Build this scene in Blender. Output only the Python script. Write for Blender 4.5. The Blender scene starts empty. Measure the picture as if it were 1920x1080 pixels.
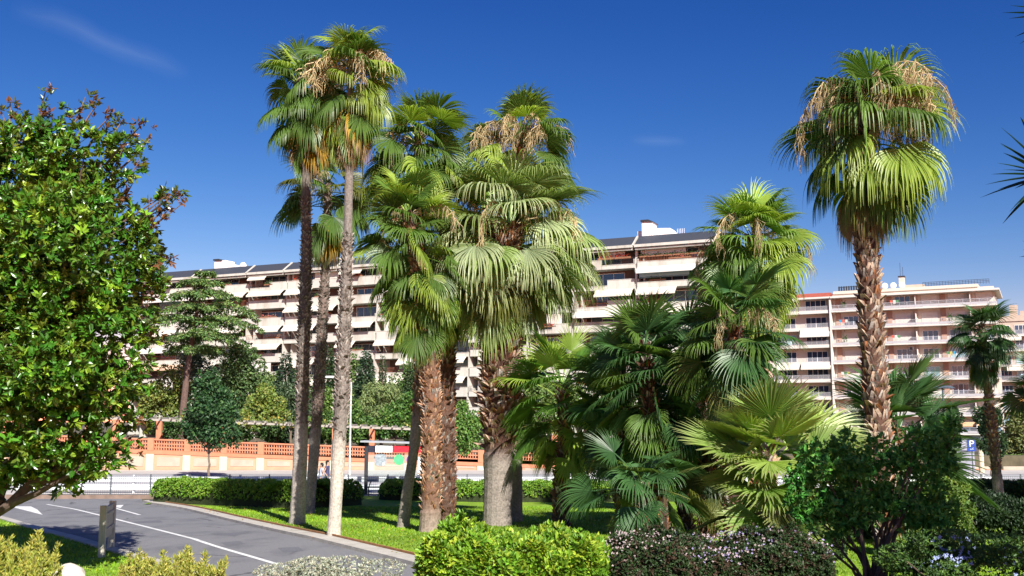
import bpy, bmesh, math, random
import numpy as np
from mathutils import Vector, Matrix
R = math.radians
# ------------------------------------------------------------ camera, sky, sun, exposure
scene = bpy.context.scene
COL = scene.collection
FPX = 1950.0                      # focal length in pixels of the 1920-wide photograph
PITCH = math.atan(250.0 / FPX)
CAMZ = 3.3
cam_d = bpy.data.cameras.new('camera')
cam = bpy.data.objects.new('camera', cam_d)
COL.objects.link(cam)
cam.location = (0, 0, CAMZ)
cam.rotation_euler = (math.pi / 2 + PITCH, 0, 0)
cam_d.sensor_width = 36.0
cam_d.lens = 36.0 * FPX / 1920.0
cam_d.clip_end = 5000
scene.camera = cam

SUN_EL = R(36)
# the sun stands behind the camera, to the right
sun_dir = Vector((math.cos(SUN_EL) * 0.375, -math.cos(SUN_EL) * 0.927, math.sin(SUN_EL)))
sd = bpy.data.lights.new('sun', 'SUN')
sd.energy = 5.0
sd.angle = R(0.5)
sd.color = (1.0, 0.95, 0.87)
sun = bpy.data.objects.new('sun', sd)
COL.objects.link(sun)
sun.rotation_euler = sun_dir.to_track_quat('Z', 'Y').to_euler()

world = bpy.data.worlds.new('World')
scene.world = world
world.use_nodes = True
wn = world.node_tree.nodes
wl = world.node_tree.links
wn.clear()
w_out = wn.new('ShaderNodeOutputWorld')
w_bg = wn.new('ShaderNodeBackground')
w_bg.inputs['Strength'].default_value = 0.1
sky = wn.new('ShaderNodeTexSky')
sky.sky_type = 'NISHITA'
sky.sun_disc = False
sky.sun_elevation = SUN_EL
sky.sun_rotation = math.atan2(sun_dir.x, sun_dir.y)
sky.air_density = 1.0
sky.dust_density = 0.3
sky.ozone_density = 4.0
sky.altitude = 300
hsv = wn.new('ShaderNodeHueSaturation')
hsv.inputs['Saturation'].default_value = 1.18
wl.new(sky.outputs[0], hsv.inputs['Color'])
# a thin wisp of cirrus, placed by direction on the sky
tc = wn.new('ShaderNodeTexCoord')
def wnode(t, **k):
    n = wn.new(t)
    for a, b in k.items():
        setattr(n, a, b)
    return n
def wmath(op, a, b=None):
    n = wnode('ShaderNodeMath', operation=op)
    for i, v in enumerate((a, b)):
        if v is None: continue
        if isinstance(v, (int, float)): n.inputs[i].default_value = v
        else: wl.new(v, n.inputs[i])
    return n.outputs[0]
def wdot(vec):
    n = wnode('ShaderNodeVectorMath', operation='DOT_PRODUCT')
    wl.new(tc.outputs['Generated'], n.inputs[0])
    n.inputs[1].default_value = vec
    return n.outputs['Value']
def raydir(px, py):
    f = Vector((0, math.cos(PITCH), math.sin(PITCH))); u = Vector((0, -math.sin(PITCH), math.cos(PITCH)))
    return (f * FPX + Vector((1, 0, 0)) * (px - 960) + u * (540 - py)).normalized()
def wisp(p0, p1, half, amount):
    a = raydir(*p0); b = raydir(*p1)
    mid = (a + b).normalized(); t = (b - a).normalized(); n = mid.cross(t).normalized()
    L = (b - a).length / 2
    u = wmath('ABSOLUTE', wmath('DIVIDE', wdot(t), L))
    v0 = wdot(n)
    ns = wnode('ShaderNodeTexNoise'); ns.inputs['Scale'].default_value = 9.0; ns.inputs['Detail'].default_value = 8
    wl.new(tc.outputs['Generated'], ns.inputs['Vector'])
    v0 = wmath('ADD', v0, wmath('MULTIPLY', wmath('SUBTRACT', ns.outputs[0], 0.5), half * 2.2))
    v = wmath('ABSOLUTE', wmath('DIVIDE', v0, half))
    m = wmath('MULTIPLY', wmath('MAXIMUM', wmath('SUBTRACT', 1.0, wmath('MULTIPLY', u, u)), 0.0),
              wmath('POWER', wmath('MAXIMUM', wmath('SUBTRACT', 1.0, v), 0.0), 1.5))
    return wmath('MULTIPLY', m, amount)
w1 = wisp((20, 5), (360, 140), 0.013, 0.07)
w2 = wisp((1180, 262), (1290, 268), 0.007, 0.05)
sepc = wnode('ShaderNodeSeparateColor'); wl.new(hsv.outputs[0], sepc.inputs[0])
comb = wnode('ShaderNodeCombineColor')
for ch, (gm_, ga_) in enumerate(((2.07, 7.7), (1.616, 1.81), (1.155, 1.09))):   # a clearer, deeper blue air
    v_ = wmath('MINIMUM', wmath('MULTIPLY', sepc.outputs[ch], 0.062), 1.2)
    wl.new(wmath('MULTIPLY', wmath('POWER', v_, gm_), ga_ / 0.1), comb.inputs[ch])
mixc = wnode('ShaderNodeMix', data_type='RGBA')
wl.new(wmath('ADD', w1, w2), mixc.inputs[0])
wl.new(comb.outputs[0], mixc.inputs[6])
mixc.inputs[7].default_value = (4.5, 5.2, 6.2, 1)
wl.new(mixc.outputs[2], w_bg.inputs['Color'])
wl.new(w_bg.outputs[0], w_out.inputs['Surface'])

vs = scene.view_settings
vs.view_transform = 'Standard'
vs.look = 'None'
vs.exposure = 0.88
vs.gamma = 1.0
vs.use_curve_mapping = False
scene.cycles.max_bounces = 6
scene.cycles.diffuse_bounces = 2
scene.cycles.glossy_bounces = 2
scene.cycles.transmission_bounces = 4
scene.cycles.transparent_max_bounces = 6
scene.cycles.caustics_reflective = False
scene.cycles.caustics_refractive = False

# ------------------------------------------------------------ where things stand
GY = [-50, 13, 20.5, 30, 50, 84, 90, 300, 6000]
GZ = [1.7, 1.15, 0.0, 0.0, -0.6, -0.6, -0.6, -0.6, -0.6]
def g(y):
    return float(np.interp(y, GY, GZ))
def ray(px, py):
    f = (0, math.cos(PITCH), math.sin(PITCH)); u = (0, -math.sin(PITCH), math.cos(PITCH))
    return np.array([px - 960.0, f[1] * FPX + u[1] * (540 - py), f[2] * FPX + u[2] * (540 - py)])
def P(px, py, D):
    """the point at distance D along the view's ground direction that the photo shows at px, py"""
    r = ray(px, py)
    return np.array([0, 0, CAMZ]) + r * (D / r[1])
def G(px, py):
    r = ray(px, py); s = r[2] / r[1]
    lo, hi = 14.0, 400.0
    for _ in range(60):
        m = (lo + hi) / 2
        if CAMZ + s * m > g(m): lo = m
        else: hi = m
    return np.array([lo * r[0] / r[1], lo, g(lo)])

# ------------------------------------------------------------ materials
MATS = {}
def principled(m):
    m.use_nodes = True
    return m.node_tree.nodes['Principled BSDF']
def mat(name, c, rough=0.8, var=0.12, scale=3.0, bump=0.0, bscale=None, metal=0.0, spec=0.5, stain=None, stain_scale=0.6, coords='Object', stretch=None):
    if name in MATS: return MATS[name]
    m = bpy.data.materials.new(name); MATS[name] = m
    b = principled(m); N = m.node_tree.nodes; L = m.node_tree.links
    b.inputs['Roughness'].default_value = rough; b.inputs['Metallic'].default_value = metal
    b.inputs['Specular IOR Level'].default_value = spec
    t = N.new('ShaderNodeTexCoord'); vec = t.outputs[coords]
    if stretch:
        mp = N.new('ShaderNodeMapping'); mp.inputs['Scale'].default_value = stretch
        L.new(vec, mp.inputs['Vector']); vec = mp.outputs[0]
    n = N.new('ShaderNodeTexNoise'); n.inputs['Scale'].default_value = scale; n.inputs['Detail'].default_value = 6
    L.new(vec, n.inputs['Vector'])
    r = N.new('ShaderNodeMapRange'); r.inputs['From Min'].default_value = 0.3; r.inputs['From Max'].default_value = 0.7
    r.inputs['To Min'].default_value = 1 - var; r.inputs['To Max'].default_value = 1 + var
    L.new(n.outputs['Fac'], r.inputs['Value'])
    mx = N.new('ShaderNodeMix'); mx.data_type = 'RGBA'; mx.blend_type = 'MULTIPLY'; mx.inputs[0].default_value = 1
    mx.inputs[6].default_value = (*c, 1); L.new(r.outputs[0], mx.inputs[7])
    out = mx.outputs[2]
    if stain:
        n2 = N.new('ShaderNodeTexNoise'); n2.inputs['Scale'].default_value = stain_scale; n2.inputs['Detail'].default_value = 8
        n2.inputs['Roughness'].default_value = 0.65
        L.new(vec, n2.inputs['Vector'])
        r2 = N.new('ShaderNodeMapRange'); r2.inputs['From Min'].default_value = 0.5; r2.inputs['From Max'].default_value = 0.68
        L.new(n2.outputs['Fac'], r2.inputs['Value'])
        m2 = N.new('ShaderNodeMix'); m2.data_type = 'RGBA'
        L.new(r2.outputs[0], m2.inputs[0]); L.new(out, m2.inputs[6]); m2.inputs[7].default_value = (*stain, 1)
        out = m2.outputs[2]
    L.new(out, b.inputs['Base Color'])
    if bump:
        n3 = N.new('ShaderNodeTexNoise'); n3.inputs['Scale'].default_value = bscale or scale * 4; n3.inputs['Detail'].default_value = 5
        L.new(vec, n3.inputs['Vector'])
        bp = N.new('ShaderNodeBump'); bp.inputs['Strength'].default_value = bump; bp.inputs['Distance'].default_value = 0.05
        L.new(n3.outputs['Fac'], bp.inputs['Height']); L.new(bp.outputs[0], b.inputs['Normal'])
    return m
def leafmat(name, rough=0.5, trans=0.25, back=None, spec=0.4, tcol=(1.15, 1.25, 0.5)):
    """colour from the mesh's own leaf colour attribute; a little light passes through"""
    if name in MATS: return MATS[name]
    m = bpy.data.materials.new(name); MATS[name] = m
    b = principled(m); N = m.node_tree.nodes; L = m.node_tree.links
    a = N.new('ShaderNodeAttribute'); a.attribute_name = 'Col'
    out = a.outputs['Color']
    if back:
        ge = N.new('ShaderNodeNewGeometry'); mb = N.new('ShaderNodeMix'); mb.data_type = 'RGBA'
        mb.inputs[7].default_value = (*back, 1)
        mm = N.new('ShaderNodeMath'); mm.operation = 'MULTIPLY'; mm.inputs[1].default_value = 0.25
        L.new(ge.outputs['Backfacing'], mm.inputs[0]); L.new(mm.outputs[0], mb.inputs[0]); L.new(out, mb.inputs[6])
        out = mb.outputs[2]
    L.new(out, b.inputs['Base Color'])
    b.inputs['Roughness'].default_value = rough; b.inputs['Specular IOR Level'].default_value = spec
    if trans > 0:
        tr = N.new('ShaderNodeBsdfTranslucent'); tm = N.new('ShaderNodeMix'); tm.data_type = 'RGBA'; tm.blend_type = 'MULTIPLY'
        tm.inputs[0].default_value = 1; L.new(out, tm.inputs[6]); tm.inputs[7].default_value = (*tcol, 1)
        L.new(tm.outputs[2], tr.inputs['Color'])
        ms = N.new('ShaderNodeMixShader'); ms.inputs[0].default_value = trans
        L.new(b.outputs[0], ms.inputs[1]); L.new(tr.outputs[0], ms.inputs[2])
        L.new(ms.outputs[0], N['Material Output'].inputs['Surface'])
    return m
def colmat(name, rough=0.9, bump=0.3, bscale=20):
    """opaque, colour from attribute (bark, boots, planters)"""
    if name in MATS: return MATS[name]
    m = leafmat(name, rough, 0.0, spec=0.2)
    b = m.node_tree.nodes['Principled BSDF']; N = m.node_tree.nodes; L = m.node_tree.links
    t = N.new('ShaderNodeTexCoord'); n3 = N.new('ShaderNodeTexNoise'); n3.inputs['Scale'].default_value = bscale; n3.inputs['Detail'].default_value = 5
    L.new(t.outputs['Object'], n3.inputs['Vector'])
    bp = N.new('ShaderNodeBump'); bp.inputs['Strength'].default_value = bump; bp.inputs['Distance'].default_value = 0.03
    L.new(n3.outputs['Fac'], bp.inputs['Height']); L.new(bp.outputs[0], b.inputs['Normal'])
    mx = N.new('ShaderNodeMix'); mx.data_type = 'RGBA'; mx.blend_type = 'MULTIPLY'; mx.inputs[0].default_value = 1
    r = N.new('ShaderNodeMapRange'); r.inputs['From Min'].default_value = 0.3; r.inputs['From Max'].default_value = 0.7
    r.inputs['To Min'].default_value = 0.7; r.inputs['To Max'].default_value = 1.3
    L.new(n3.outputs['Fac'], r.inputs['Value'])
    src = b.inputs['Base Color'].links[0].from_socket
    L.new(src, mx.inputs[6]); L.new(r.outputs[0], mx.inputs[7]); L.new(mx.outputs[2], b.inputs['Base Color'])
    return m
def glassmat(name, c, rough=0.08):
    if name in MATS: return MATS[name]
    m = bpy.data.materials.new(name); MATS[name] = m
    b = principled(m); b.inputs['Base Color'].default_value = (*c, 1); b.inputs['Roughness'].default_value = rough
    b.inputs['Specular IOR Level'].default_value = 0.9; b.inputs['IOR'].default_value = 1.6
    return m

# ------------------------------------------------------------ mesh collecting
class MB:
    def __init__(s): s.V = []; s.F = []; s.C = []; s.M = []; s.n = 0; s.K = []
    def add(s, V, F, col=(0.5, 0.5, 0.5), mi=0):
        """V (n,3); F (m,3|4) int; col one colour or (n,3)"""
        V = np.asarray(V, float).reshape(-1, 3); F = np.asarray(F, int)
        if len(V) == 0 or len(F) == 0: return
        c = np.asarray(col, float)
        if c.ndim == 1: c = np.tile(c[:3], (len(V), 1))
        s.V.append(V); s.C.append(c); s.F.append(F + s.n); s.M.append(np.full(len(F), mi)); s.n += len(V)
    def box(s, x0, x1, y0, y1, z0, z1, col=(0.5, 0.5, 0.5), mi=0):
        V = [(x0, y0, z0), (x1, y0, z0), (x1, y1, z0), (x0, y1, z0), (x0, y0, z1), (x1, y0, z1), (x1, y1, z1), (x0, y1, z1)]
        s.add(V, [(3, 2, 1, 0), (4, 5, 6, 7), (0, 1, 5, 4), (1, 2, 6, 5), (2, 3, 7, 6), (3, 0, 4, 7)], col, mi)
    def hexa(s, V, col=(0.5, 0.5, 0.5), mi=0):
        s.add(V, [(3, 2, 1, 0), (4, 5, 6, 7), (0, 1, 5, 4), (1, 2, 6, 5), (2, 3, 7, 6), (3, 0, 4, 7)], col, mi)
    def prism(s, poly, axis, a, b, col=(0.5, 0.5, 0.5), mi=0):
        """extrude a convex 2D polygon along axis 0/1/2 from a to b"""
        n = len(poly)
        def pt(p, t):
            q = [0, 0, 0]; o = [i for i in range(3) if i != axis]; q[o[0]] = p[0]; q[o[1]] = p[1]; q[axis] = t; return q
        V = [pt(p, a) for p in poly] + [pt(p, b) for p in poly]
        s.add(V, [(i, (i + 1) % n, n + (i + 1) % n, n + i) for i in range(n)], col, mi)
        T = [(0, i, i + 1) for i in range(1, n - 1)]
        s.add(V, T + [(n, n + i + 1, n + i) for i in range(1, n - 1)], col, mi)
    def tube(s, path, rad, ns=8, col=(0.5, 0.5, 0.5), mi=0, cap=True):
        path = np.asarray(path, float); m = len(path)
        rad = np.broadcast_to(np.asarray(rad, float), (m,))
        T = np.gradient(path, axis=0); T /= np.linalg.norm(T, axis=1)[:, None] + 1e-9
        ref = np.array([0, 0, 1.0]) if abs(T[:, 2]).mean() < 0.8 else np.array([1.0, 0, 0])
        A = np.cross(T, ref); A /= np.linalg.norm(A, axis=1)[:, None] + 1e-9
        B = np.cross(T, A)
        an = np.linspace(0, 2 * math.pi, ns, endpoint=False)
        V = path[:, None] + rad[:, None, None] * (np.cos(an)[None, :, None] * A[:, None] + np.sin(an)[None, :, None] * B[:, None])
        V = V.reshape(-1, 3)
        i = np.arange(m - 1)[:, None] * ns; j = np.arange(ns)[None]; jn = (j + 1) % ns
        F = np.stack([i + j, i + jn, i + ns + jn, i + ns + j], -1).reshape(-1, 4)
        c = np.asarray(col, float)
        if c.ndim == 2: c = np.repeat(c, ns, axis=0)
        s.add(V, F, c, mi)
        if cap:
            for k, pp in ((0, path[0]), (m - 1, path[-1])):
                ring = V[k * ns:(k + 1) * ns]
                cc = c[k * ns] if c.ndim == 2 else c
                s.add(np.vstack([ring, pp]), [(q, (q + 1) % ns, ns) for q in range(ns)], cc, mi)
    def mesh(s, name, mats, origin=None, smooth=False):
        V = np.vstack(s.V)
        if origin is not None: V = V - np.asarray(origin)
        me = bpy.data.meshes.new(name)
        me.vertices.add(len(V)); me.vertices.foreach_set('co', V.astype(np.float32).ravel())
        tot = np.concatenate([np.full(len(f), f.shape[1]) for f in s.F])
        loops = np.concatenate([f.ravel() for f in s.F])
        me.loops.add(len(loops)); me.loops.foreach_set('vertex_index', loops.astype(np.int32))
        st = np.concatenate([[0], np.cumsum(tot)[:-1]])
        me.polygons.add(len(tot)); me.polygons.foreach_set('loop_start', st.astype(np.int32))
        me.polygons.foreach_set('loop_total', tot.astype(np.int32))
        me.polygons.foreach_set('material_index', np.concatenate(s.M).astype(np.int32))
        for m in (mats if isinstance(mats, (list, tuple)) else [mats]): me.materials.append(m)
        me.update(calc_edges=True)
        a = me.attributes.new('Col', 'FLOAT_COLOR', 'POINT')
        C = np.hstack([np.vstack(s.C), np.ones((len(V), 1))]).astype(np.float32)
        a.data.foreach_set('color', C.ravel())
        if smooth: me.shade_smooth()
        else: me.shade_flat()
        return me
    def build(s, name, mats, parent=None, smooth=False, local=False, loc=None):
        if not s.V: return None
        o = None
        if parent is not None and not local: me = s.mesh(name, mats, origin=root_loc(parent), smooth=smooth)
        elif parent is None and loc is not None: me = s.mesh(name, mats, origin=loc, smooth=smooth)
        else: me = s.mesh(name, mats, smooth=smooth)
        o = bpy.data.objects.new(name, me); COL.objects.link(o)
        if parent is not None: o.parent = parent
        elif loc is not None: o.location = loc
        return o
def root_loc(o):
    while o.parent is not None: o = o.parent
    return tuple(o.location)
def tag(o, label=None, cat=None, group=None, kind=None):
    if label: o['label'] = label
    if cat: o['category'] = cat
    if group: o['group'] = group
    if kind: o['kind'] = kind
    return o
def thing(name, label, cat, loc, rz=0.0, group=None):
    o = bpy.data.objects.new(name, None); COL.objects.link(o); o.empty_display_size = 0.3
    o.location = tuple(float(v) for v in loc); o.rotation_euler = (0, 0, rz)
    return tag(o, label, cat, group)
def put(name, me, parent, loc=(0, 0, 0), rz=0.0, scale=None):
    o = bpy.data.objects.new(name, me); COL.objects.link(o); o.parent = parent
    o.location = loc; o.rotation_euler = (0, 0, rz)
    if scale: o.scale = scale
    return o
def copy_tree(o, parent=None):
    c = o.copy(); COL.objects.link(c)
    if parent is not None: c.parent = parent
    for ch in list(o.children): copy_tree(ch, c)
    return c

# ------------------------------------------------------------ vectorised leaves
def unit(a): return a / (np.linalg.norm(a, axis=-1, keepdims=True) + 1e-9)
def rdir(rng, n): return unit(rng.normal(size=(n, 3)))
def add_leaves(mb, pos, d, nrm, length, width, col, fold=0.15, mi=0):
    """pos base points, d leaf axes, nrm leaf normals, all (n,3)"""
    n = len(pos)
    d = unit(d); s = unit(np.cross(d, nrm)); u = np.cross(s, d)
    length = np.broadcast_to(np.asarray(length, float), (n,))[:, None]; width = np.broadcast_to(np.asarray(width, float), (n,))[:, None]
    mid = pos + d * length * 0.5
    V = np.stack([pos, mid + s * width * 0.5 + u * width * fold, pos + d * length - u * length * 0.06, mid - s * width * 0.5 + u * width * fold, mid - u * width * fold], 1).reshape(-1, 3)
    b = np.arange(n)[:, None] * 5
    F = np.concatenate([b + np.array([[0, 1, 2, 4]]), b + np.array([[0, 4, 2, 3]])])
    c = np.asarray(col, float)
    if c.ndim == 1: c = np.tile(c, (n, 1))
    mb.add(V, F, np.repeat(c, 5, axis=0), mi)
def add_oval(mb, pos, d, nrm, length, width, col, fold=0.12):
    n = len(pos); d = unit(d); s = unit(np.cross(d, nrm)); u = np.cross(s, d)
    length = np.broadcast_to(np.asarray(length, float), (n,))[:, None]; width = np.broadcast_to(np.asarray(width, float), (n,))[:, None]
    def pt(t, w, h): return pos + d * length * t + s * width * w + u * width * h
    V = np.stack([pos, pt(.28, .42, fold), pt(.62, .5, fold), pt(.5, 0, -fold), pt(1, 0, -.1), pt(.28, -.42, fold), pt(.62, -.5, fold)], 1).reshape(-1, 3)
    b = np.arange(n)[:, None] * 7; c = np.repeat(col, 7, axis=0)
    mb.add(V, np.concatenate([b + np.array([[0, 1, 2, 3]]), b + np.array([[0, 3, 6, 5]])]), c)
    mb.add(V, np.concatenate([b + np.array([[3, 2, 4]]), b + np.array([[3, 4, 6]])]), c)
def vary(rng, base, n, v=0.25, alt=None, palt=0.0):
    c = np.tile(np.asarray(base, float), (n, 1))
    if alt is not None:
        m = rng.random(n) < palt; c[m] = alt
    c = c * (1 + (rng.random((n, 1)) - 0.5) * 2 * v)
    c[:, 0] *= 1 + (rng.random(n) - 0.5) * v
    return np.clip(c, 0, 1)
# ------------------------------------------------------------ palms
M_FROND = leafmat('palm_frond', 0.42, 0.36, spec=0.5)
M_BARK = colmat('palm_bark', 0.95, 0.5, 18)
M_STALK = leafmat('dry_stalk', 0.8, 0.15, spec=0.2, tcol=(1.1, 1, 0.8))
UPZ = np.array([0, 0, 1.0])
def frond(mb, rng, p0, az, el, Lp, Rf, col, nseg=26, spread=205, droop=1.0, drop_start=0.5, petcol=None, shred=0.0, fold=0.32, roll=None, steps=7, bend=18, tipcol=None):
    """one fan leaf: a bending petiole and a pleated blade whose free tips hang"""
    h = np.array([math.cos(az), math.sin(az), 0])
    # petiole
    pts = [np.array(p0, float)]; e = el; nst = 4
    for k in range(nst):
        dv = h * math.cos(R(e)) + UPZ * math.sin(R(e)); pts.append(pts[-1] + dv * Lp / nst); e -= bend / nst
    pts = np.array(pts)
    pc = petcol if petcol is not None else np.array(col) * 1.25
    mb.tube(pts, np.linspace(0.028, 0.013, nst + 1), 3, pc, cap=False)
    e -= 8
    a = h * math.cos(R(e)) + UPZ * math.sin(R(e))
    s = np.cross(a, UPZ); s /= np.linalg.norm(s) + 1e-9
    n = np.cross(s, a)
    rl = R(rng.normal(0, 26)) if roll is None else roll
    s, n = s * math.cos(rl) + n * math.sin(rl), n * math.cos(rl) - s * math.sin(rl)
    hub = pts[-1]
    th = np.linspace(-R(spread) / 2, R(spread) / 2, nseg) + rng.normal(0, 0.012, nseg)
    dth = R(spread) / nseg
    keep = rng.random(nseg) > shred
    th = th[keep]; m = len(th)
    Rl = Rf * (0.74 + 0.26 * np.cos(th)) * (1 + rng.normal(0, 0.05, m))
    d = a[None] * np.cos(th)[:, None] + s[None] * np.sin(th)[:, None]
    cup = 0.16 * (1 - np.cos(th))[:, None] * n[None]
    d = unit(d + cup)
    ps = [np.tile(hub, (m, 1))]; ts = np.linspace(0, 1, steps + 1); dd = d.copy()
    sd_ = rng.uniform(0.8, 1.25, m)[:, None] * droop
    for k in range(steps):
        t = ts[k + 1]
        w = 0.05 * droop + (max(0.0, t - drop_start) / (1 - drop_start)) * 0.95 * sd_
        dd = unit(dd - UPZ[None] * w + rng.normal(0, 0.03, (m, 1)) * s[None])
        ps.append(ps[-1] + dd * (Rl / steps)[:, None])
    Pm = np.stack(ps, 1)                                  # m, steps+1, 3
    side = unit(np.cross(d, n[None]))                     # blade-plane perpendicular
    hw_full = Rf * np.sin(dth / 2) * 1.08
    prof = np.where(ts < drop_start, ts / drop_start, np.clip((1 - ts) / (1 - drop_start), 0.0, 1) ** 0.8 * np.where(ts < drop_start + 0.1, 0.95, 0.62) + 0.05) * hw_full * drop_start * 1.25
    prof = np.maximum(prof, 0.003)
    hw = prof[None, :, None]
    VL = Pm - side[:, None] * hw; VR = Pm + side[:, None] * hw
    VM = Pm - n[None, None] * hw * fold * 2
    V = np.stack([VL, VM, VR], 2).reshape(-1, 3)
    K = steps + 1
    base = (np.arange(m)[:, None, None] * K + np.arange(steps)[None, :, None]) * 3
    q = np.array([[0, 1, 4, 3], [1, 2, 5, 4]])
    F = (base[..., None] + q[None, None]).reshape(-1, 4)
    c = np.tile(np.asarray(col, float), (m, 1)) * (1 + rng.normal(0, 0.10, (m, 1)))
    tip = np.asarray(tipcol if tipcol is not None else np.asarray(col) * [1.25, 1.12, 0.9])
    tw = (ts ** 2)[None, :, None]
    C = c[:, None] * (1 - tw) + tip[None, None] * tw
    C = np.repeat(C[:, :, None], 3, axis=2).reshape(-1, 3)
    mb.add(V, F, np.clip(C, 0, 1))

def palm_trunk(mb, rng, pts, rad, boots=(0.2, 1.0), boot_size=1.0, low=(0.30, 0.26, 0.22), high=(0.16, 0.11, 0.075), bootcol=(0.42, 0.30, 0.19), ns=16, out=1.0, seam=None):
    """ringed trunk; old leaf bases stay on it between the two fractions of its height"""
    pts = np.asarray(pts, float); seg = np.r_[0, np.cumsum(np.linalg.norm(np.diff(pts, axis=0), axis=1))]
    L = seg[-1]; n = max(12, int(L / 0.10)); t = np.linspace(0, L, n)
    C = np.stack([np.interp(t, seg, pts[:, k]) for k in range(3)], 1)
    ker = max(3, n // 10) | 1; pad = np.pad(C, ((ker // 2, ker // 2), (0, 0)), mode='reflect', reflect_type='odd')
    C = np.stack([np.convolve(pad[:, k], np.ones(ker) / ker, 'valid') for k in range(3)], 1)
    rr = np.interp(t, seg, rad); rr = rr * (1 + 0.14 * np.exp(-t / 0.22))
    f = t / L
    body = rr * (1 - 0.10 * ((f > boots[0]) & (f < boots[1])))
    an = np.linspace(0, 2 * math.pi, ns, endpoint=False)
    rad2 = body[:, None] * (1 + rng.normal(0, 0.009, (n, ns)) + 0.010 * (np.arange(n)[:, None] % 2))
    V = np.zeros((n, ns, 3)); V[..., 0] = C[:, None, 0] + rad2 * np.cos(an); V[..., 1] = C[:, None, 1] + rad2 * np.sin(an); V[..., 2] = C[:, None, 2]
    i = np.arange(n - 1)[:, None] * ns; j = np.arange(ns)[None]; jn = (j + 1) % ns
    F = np.stack([i + j, i + jn, i + ns + jn, i + ns + j], -1).reshape(-1, 4)
    w = np.clip((f - boots[0] + 0.03) / 0.06, 0, 1)[:, None]
    cc = np.asarray(low)[None] * (1 - w) + np.asarray(high)[None] * w
    cc = cc[:, None] * (1 + rng.normal(0, 0.08, (n, ns, 1)))
    mb.add(V.reshape(-1, 3), F, np.clip(cc, 0, 1).reshape(-1, 3))
    z = boots[0] * L; row = 0
    Bp = []; Bc = []
    while z < boots[1] * L:
        c = np.array([np.interp(z, t, C[:, k]) for k in range(3)]); r = np.interp(z, t, body)
        cnt = max(5, int(2 * math.pi * r / (0.15 * boot_size)))
        for k in range(cnt):
            if rng.random() < 0.08 + 0.75 * max(0, 1 - (z / L - boots[0]) / 0.10) * (boots[0] > 0.02): continue
            th = 2 * math.pi * (k + 0.5 * (row % 2)) / cnt + rng.normal(0, 0.09)
            o = np.array([math.cos(th), math.sin(th), 0]); tt = np.array([-math.sin(th), math.cos(th), 0])
            wd = 0.10 * boot_size * rng.uniform(0.7, 1.2); hh = rng.uniform(0.13, 0.24) * boot_size; ot = rng.uniform(0.04, 0.13) * boot_size * out
            if rng.random() < 0.15: ot *= 1.8; hh *= 0.8
            sk = rng.normal(0, 0.06)
            b = c + o * (r - 0.015) + UPZ * rng.normal(0, 0.02)
            # split base: two arms that cross with the neighbours
            for sg in (-1, 1):
                bl = b + tt * sg * wd; br = b + tt * sg * wd * 0.25
                tl = b + tt * (sk + sg * wd * 0.42) + o * (ot + 0.01) + UPZ * hh; tr = b + tt * (sk - sg * wd * 0.05) + o * ot * 0.85 + UPZ * hh * rng.uniform(0.8, 1.05)
                il = b + tt * (sk + sg * wd * 0.3) + UPZ * hh * 0.75
                Bp += [bl, br, tr, tl, il]
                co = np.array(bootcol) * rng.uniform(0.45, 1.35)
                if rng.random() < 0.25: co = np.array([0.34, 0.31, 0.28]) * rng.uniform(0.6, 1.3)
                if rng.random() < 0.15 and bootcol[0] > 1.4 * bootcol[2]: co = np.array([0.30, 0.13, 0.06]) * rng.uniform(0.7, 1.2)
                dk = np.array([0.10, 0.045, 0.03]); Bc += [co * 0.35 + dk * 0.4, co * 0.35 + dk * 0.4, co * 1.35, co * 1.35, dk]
        z += 0.135 * boot_size; row += 1
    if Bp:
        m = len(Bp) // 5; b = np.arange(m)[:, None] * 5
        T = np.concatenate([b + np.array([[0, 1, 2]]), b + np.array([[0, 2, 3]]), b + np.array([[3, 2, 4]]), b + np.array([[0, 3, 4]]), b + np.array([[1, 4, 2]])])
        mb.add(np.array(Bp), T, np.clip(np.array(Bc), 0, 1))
    return C, t, L

GREEN = (0.10, 0.185, 0.038); LGREEN = (0.24, 0.34, 0.06); TEAL = (0.055, 0.135, 0.045)
SILVER = (0.37, 0.45, 0.26); YELL = (0.55, 0.38, 0.03); DEAD = (0.36, 0.25, 0.14); OLIVE = (0.13, 0.15, 0.035)
def stalks(mb, rng, p, n, L, col=(0.50, 0.40, 0.23), spread=1.0, thick=0.008):
    """old flower stalks: arching stems hung with threads"""
    for _ in range(n):
        az = rng.uniform(0, 2 * math.pi); h = np.array([math.cos(az), math.sin(az), 0]); e = rng.uniform(45, 85)
        pt = [np.array(p) + UPZ * rng.uniform(-0.4, 0.3)]; ns = 9; LL = L * rng.uniform(0.6, 1.15)
        for k in range(ns):
            dv = h * math.cos(R(e)) * spread + UPZ * math.sin(R(e)); pt.append(pt[-1] + dv * LL / ns); e -= rng.uniform(14, 24)
        pt = np.array(pt); c = np.array(col) * rng.uniform(0.9, 1.4)
        mb.tube(pt, np.linspace(0.020, 0.008, ns + 1), 4, c, cap=False)
        for k in range(3, ns + 1):
            for _ in range(9):
                q = pt[k] + rng.normal(0, 0.03, 3); dl = rng.uniform(0.2, 0.55) * L * 0.45
                dr = rng.normal(0, 0.10, 3); m1 = q + np.array([dr[0], dr[1], -dl * 0.5]); m2 = m1 + np.array([dr[1] * 0.4, dr[0] * 0.4, -dl * 0.5])
                mb.tube([q, m1, m2], [thick * 1.5, thick * 1.3, thick * 0.5], 3, c * rng.uniform(0.8, 1.25), cap=False)

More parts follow.
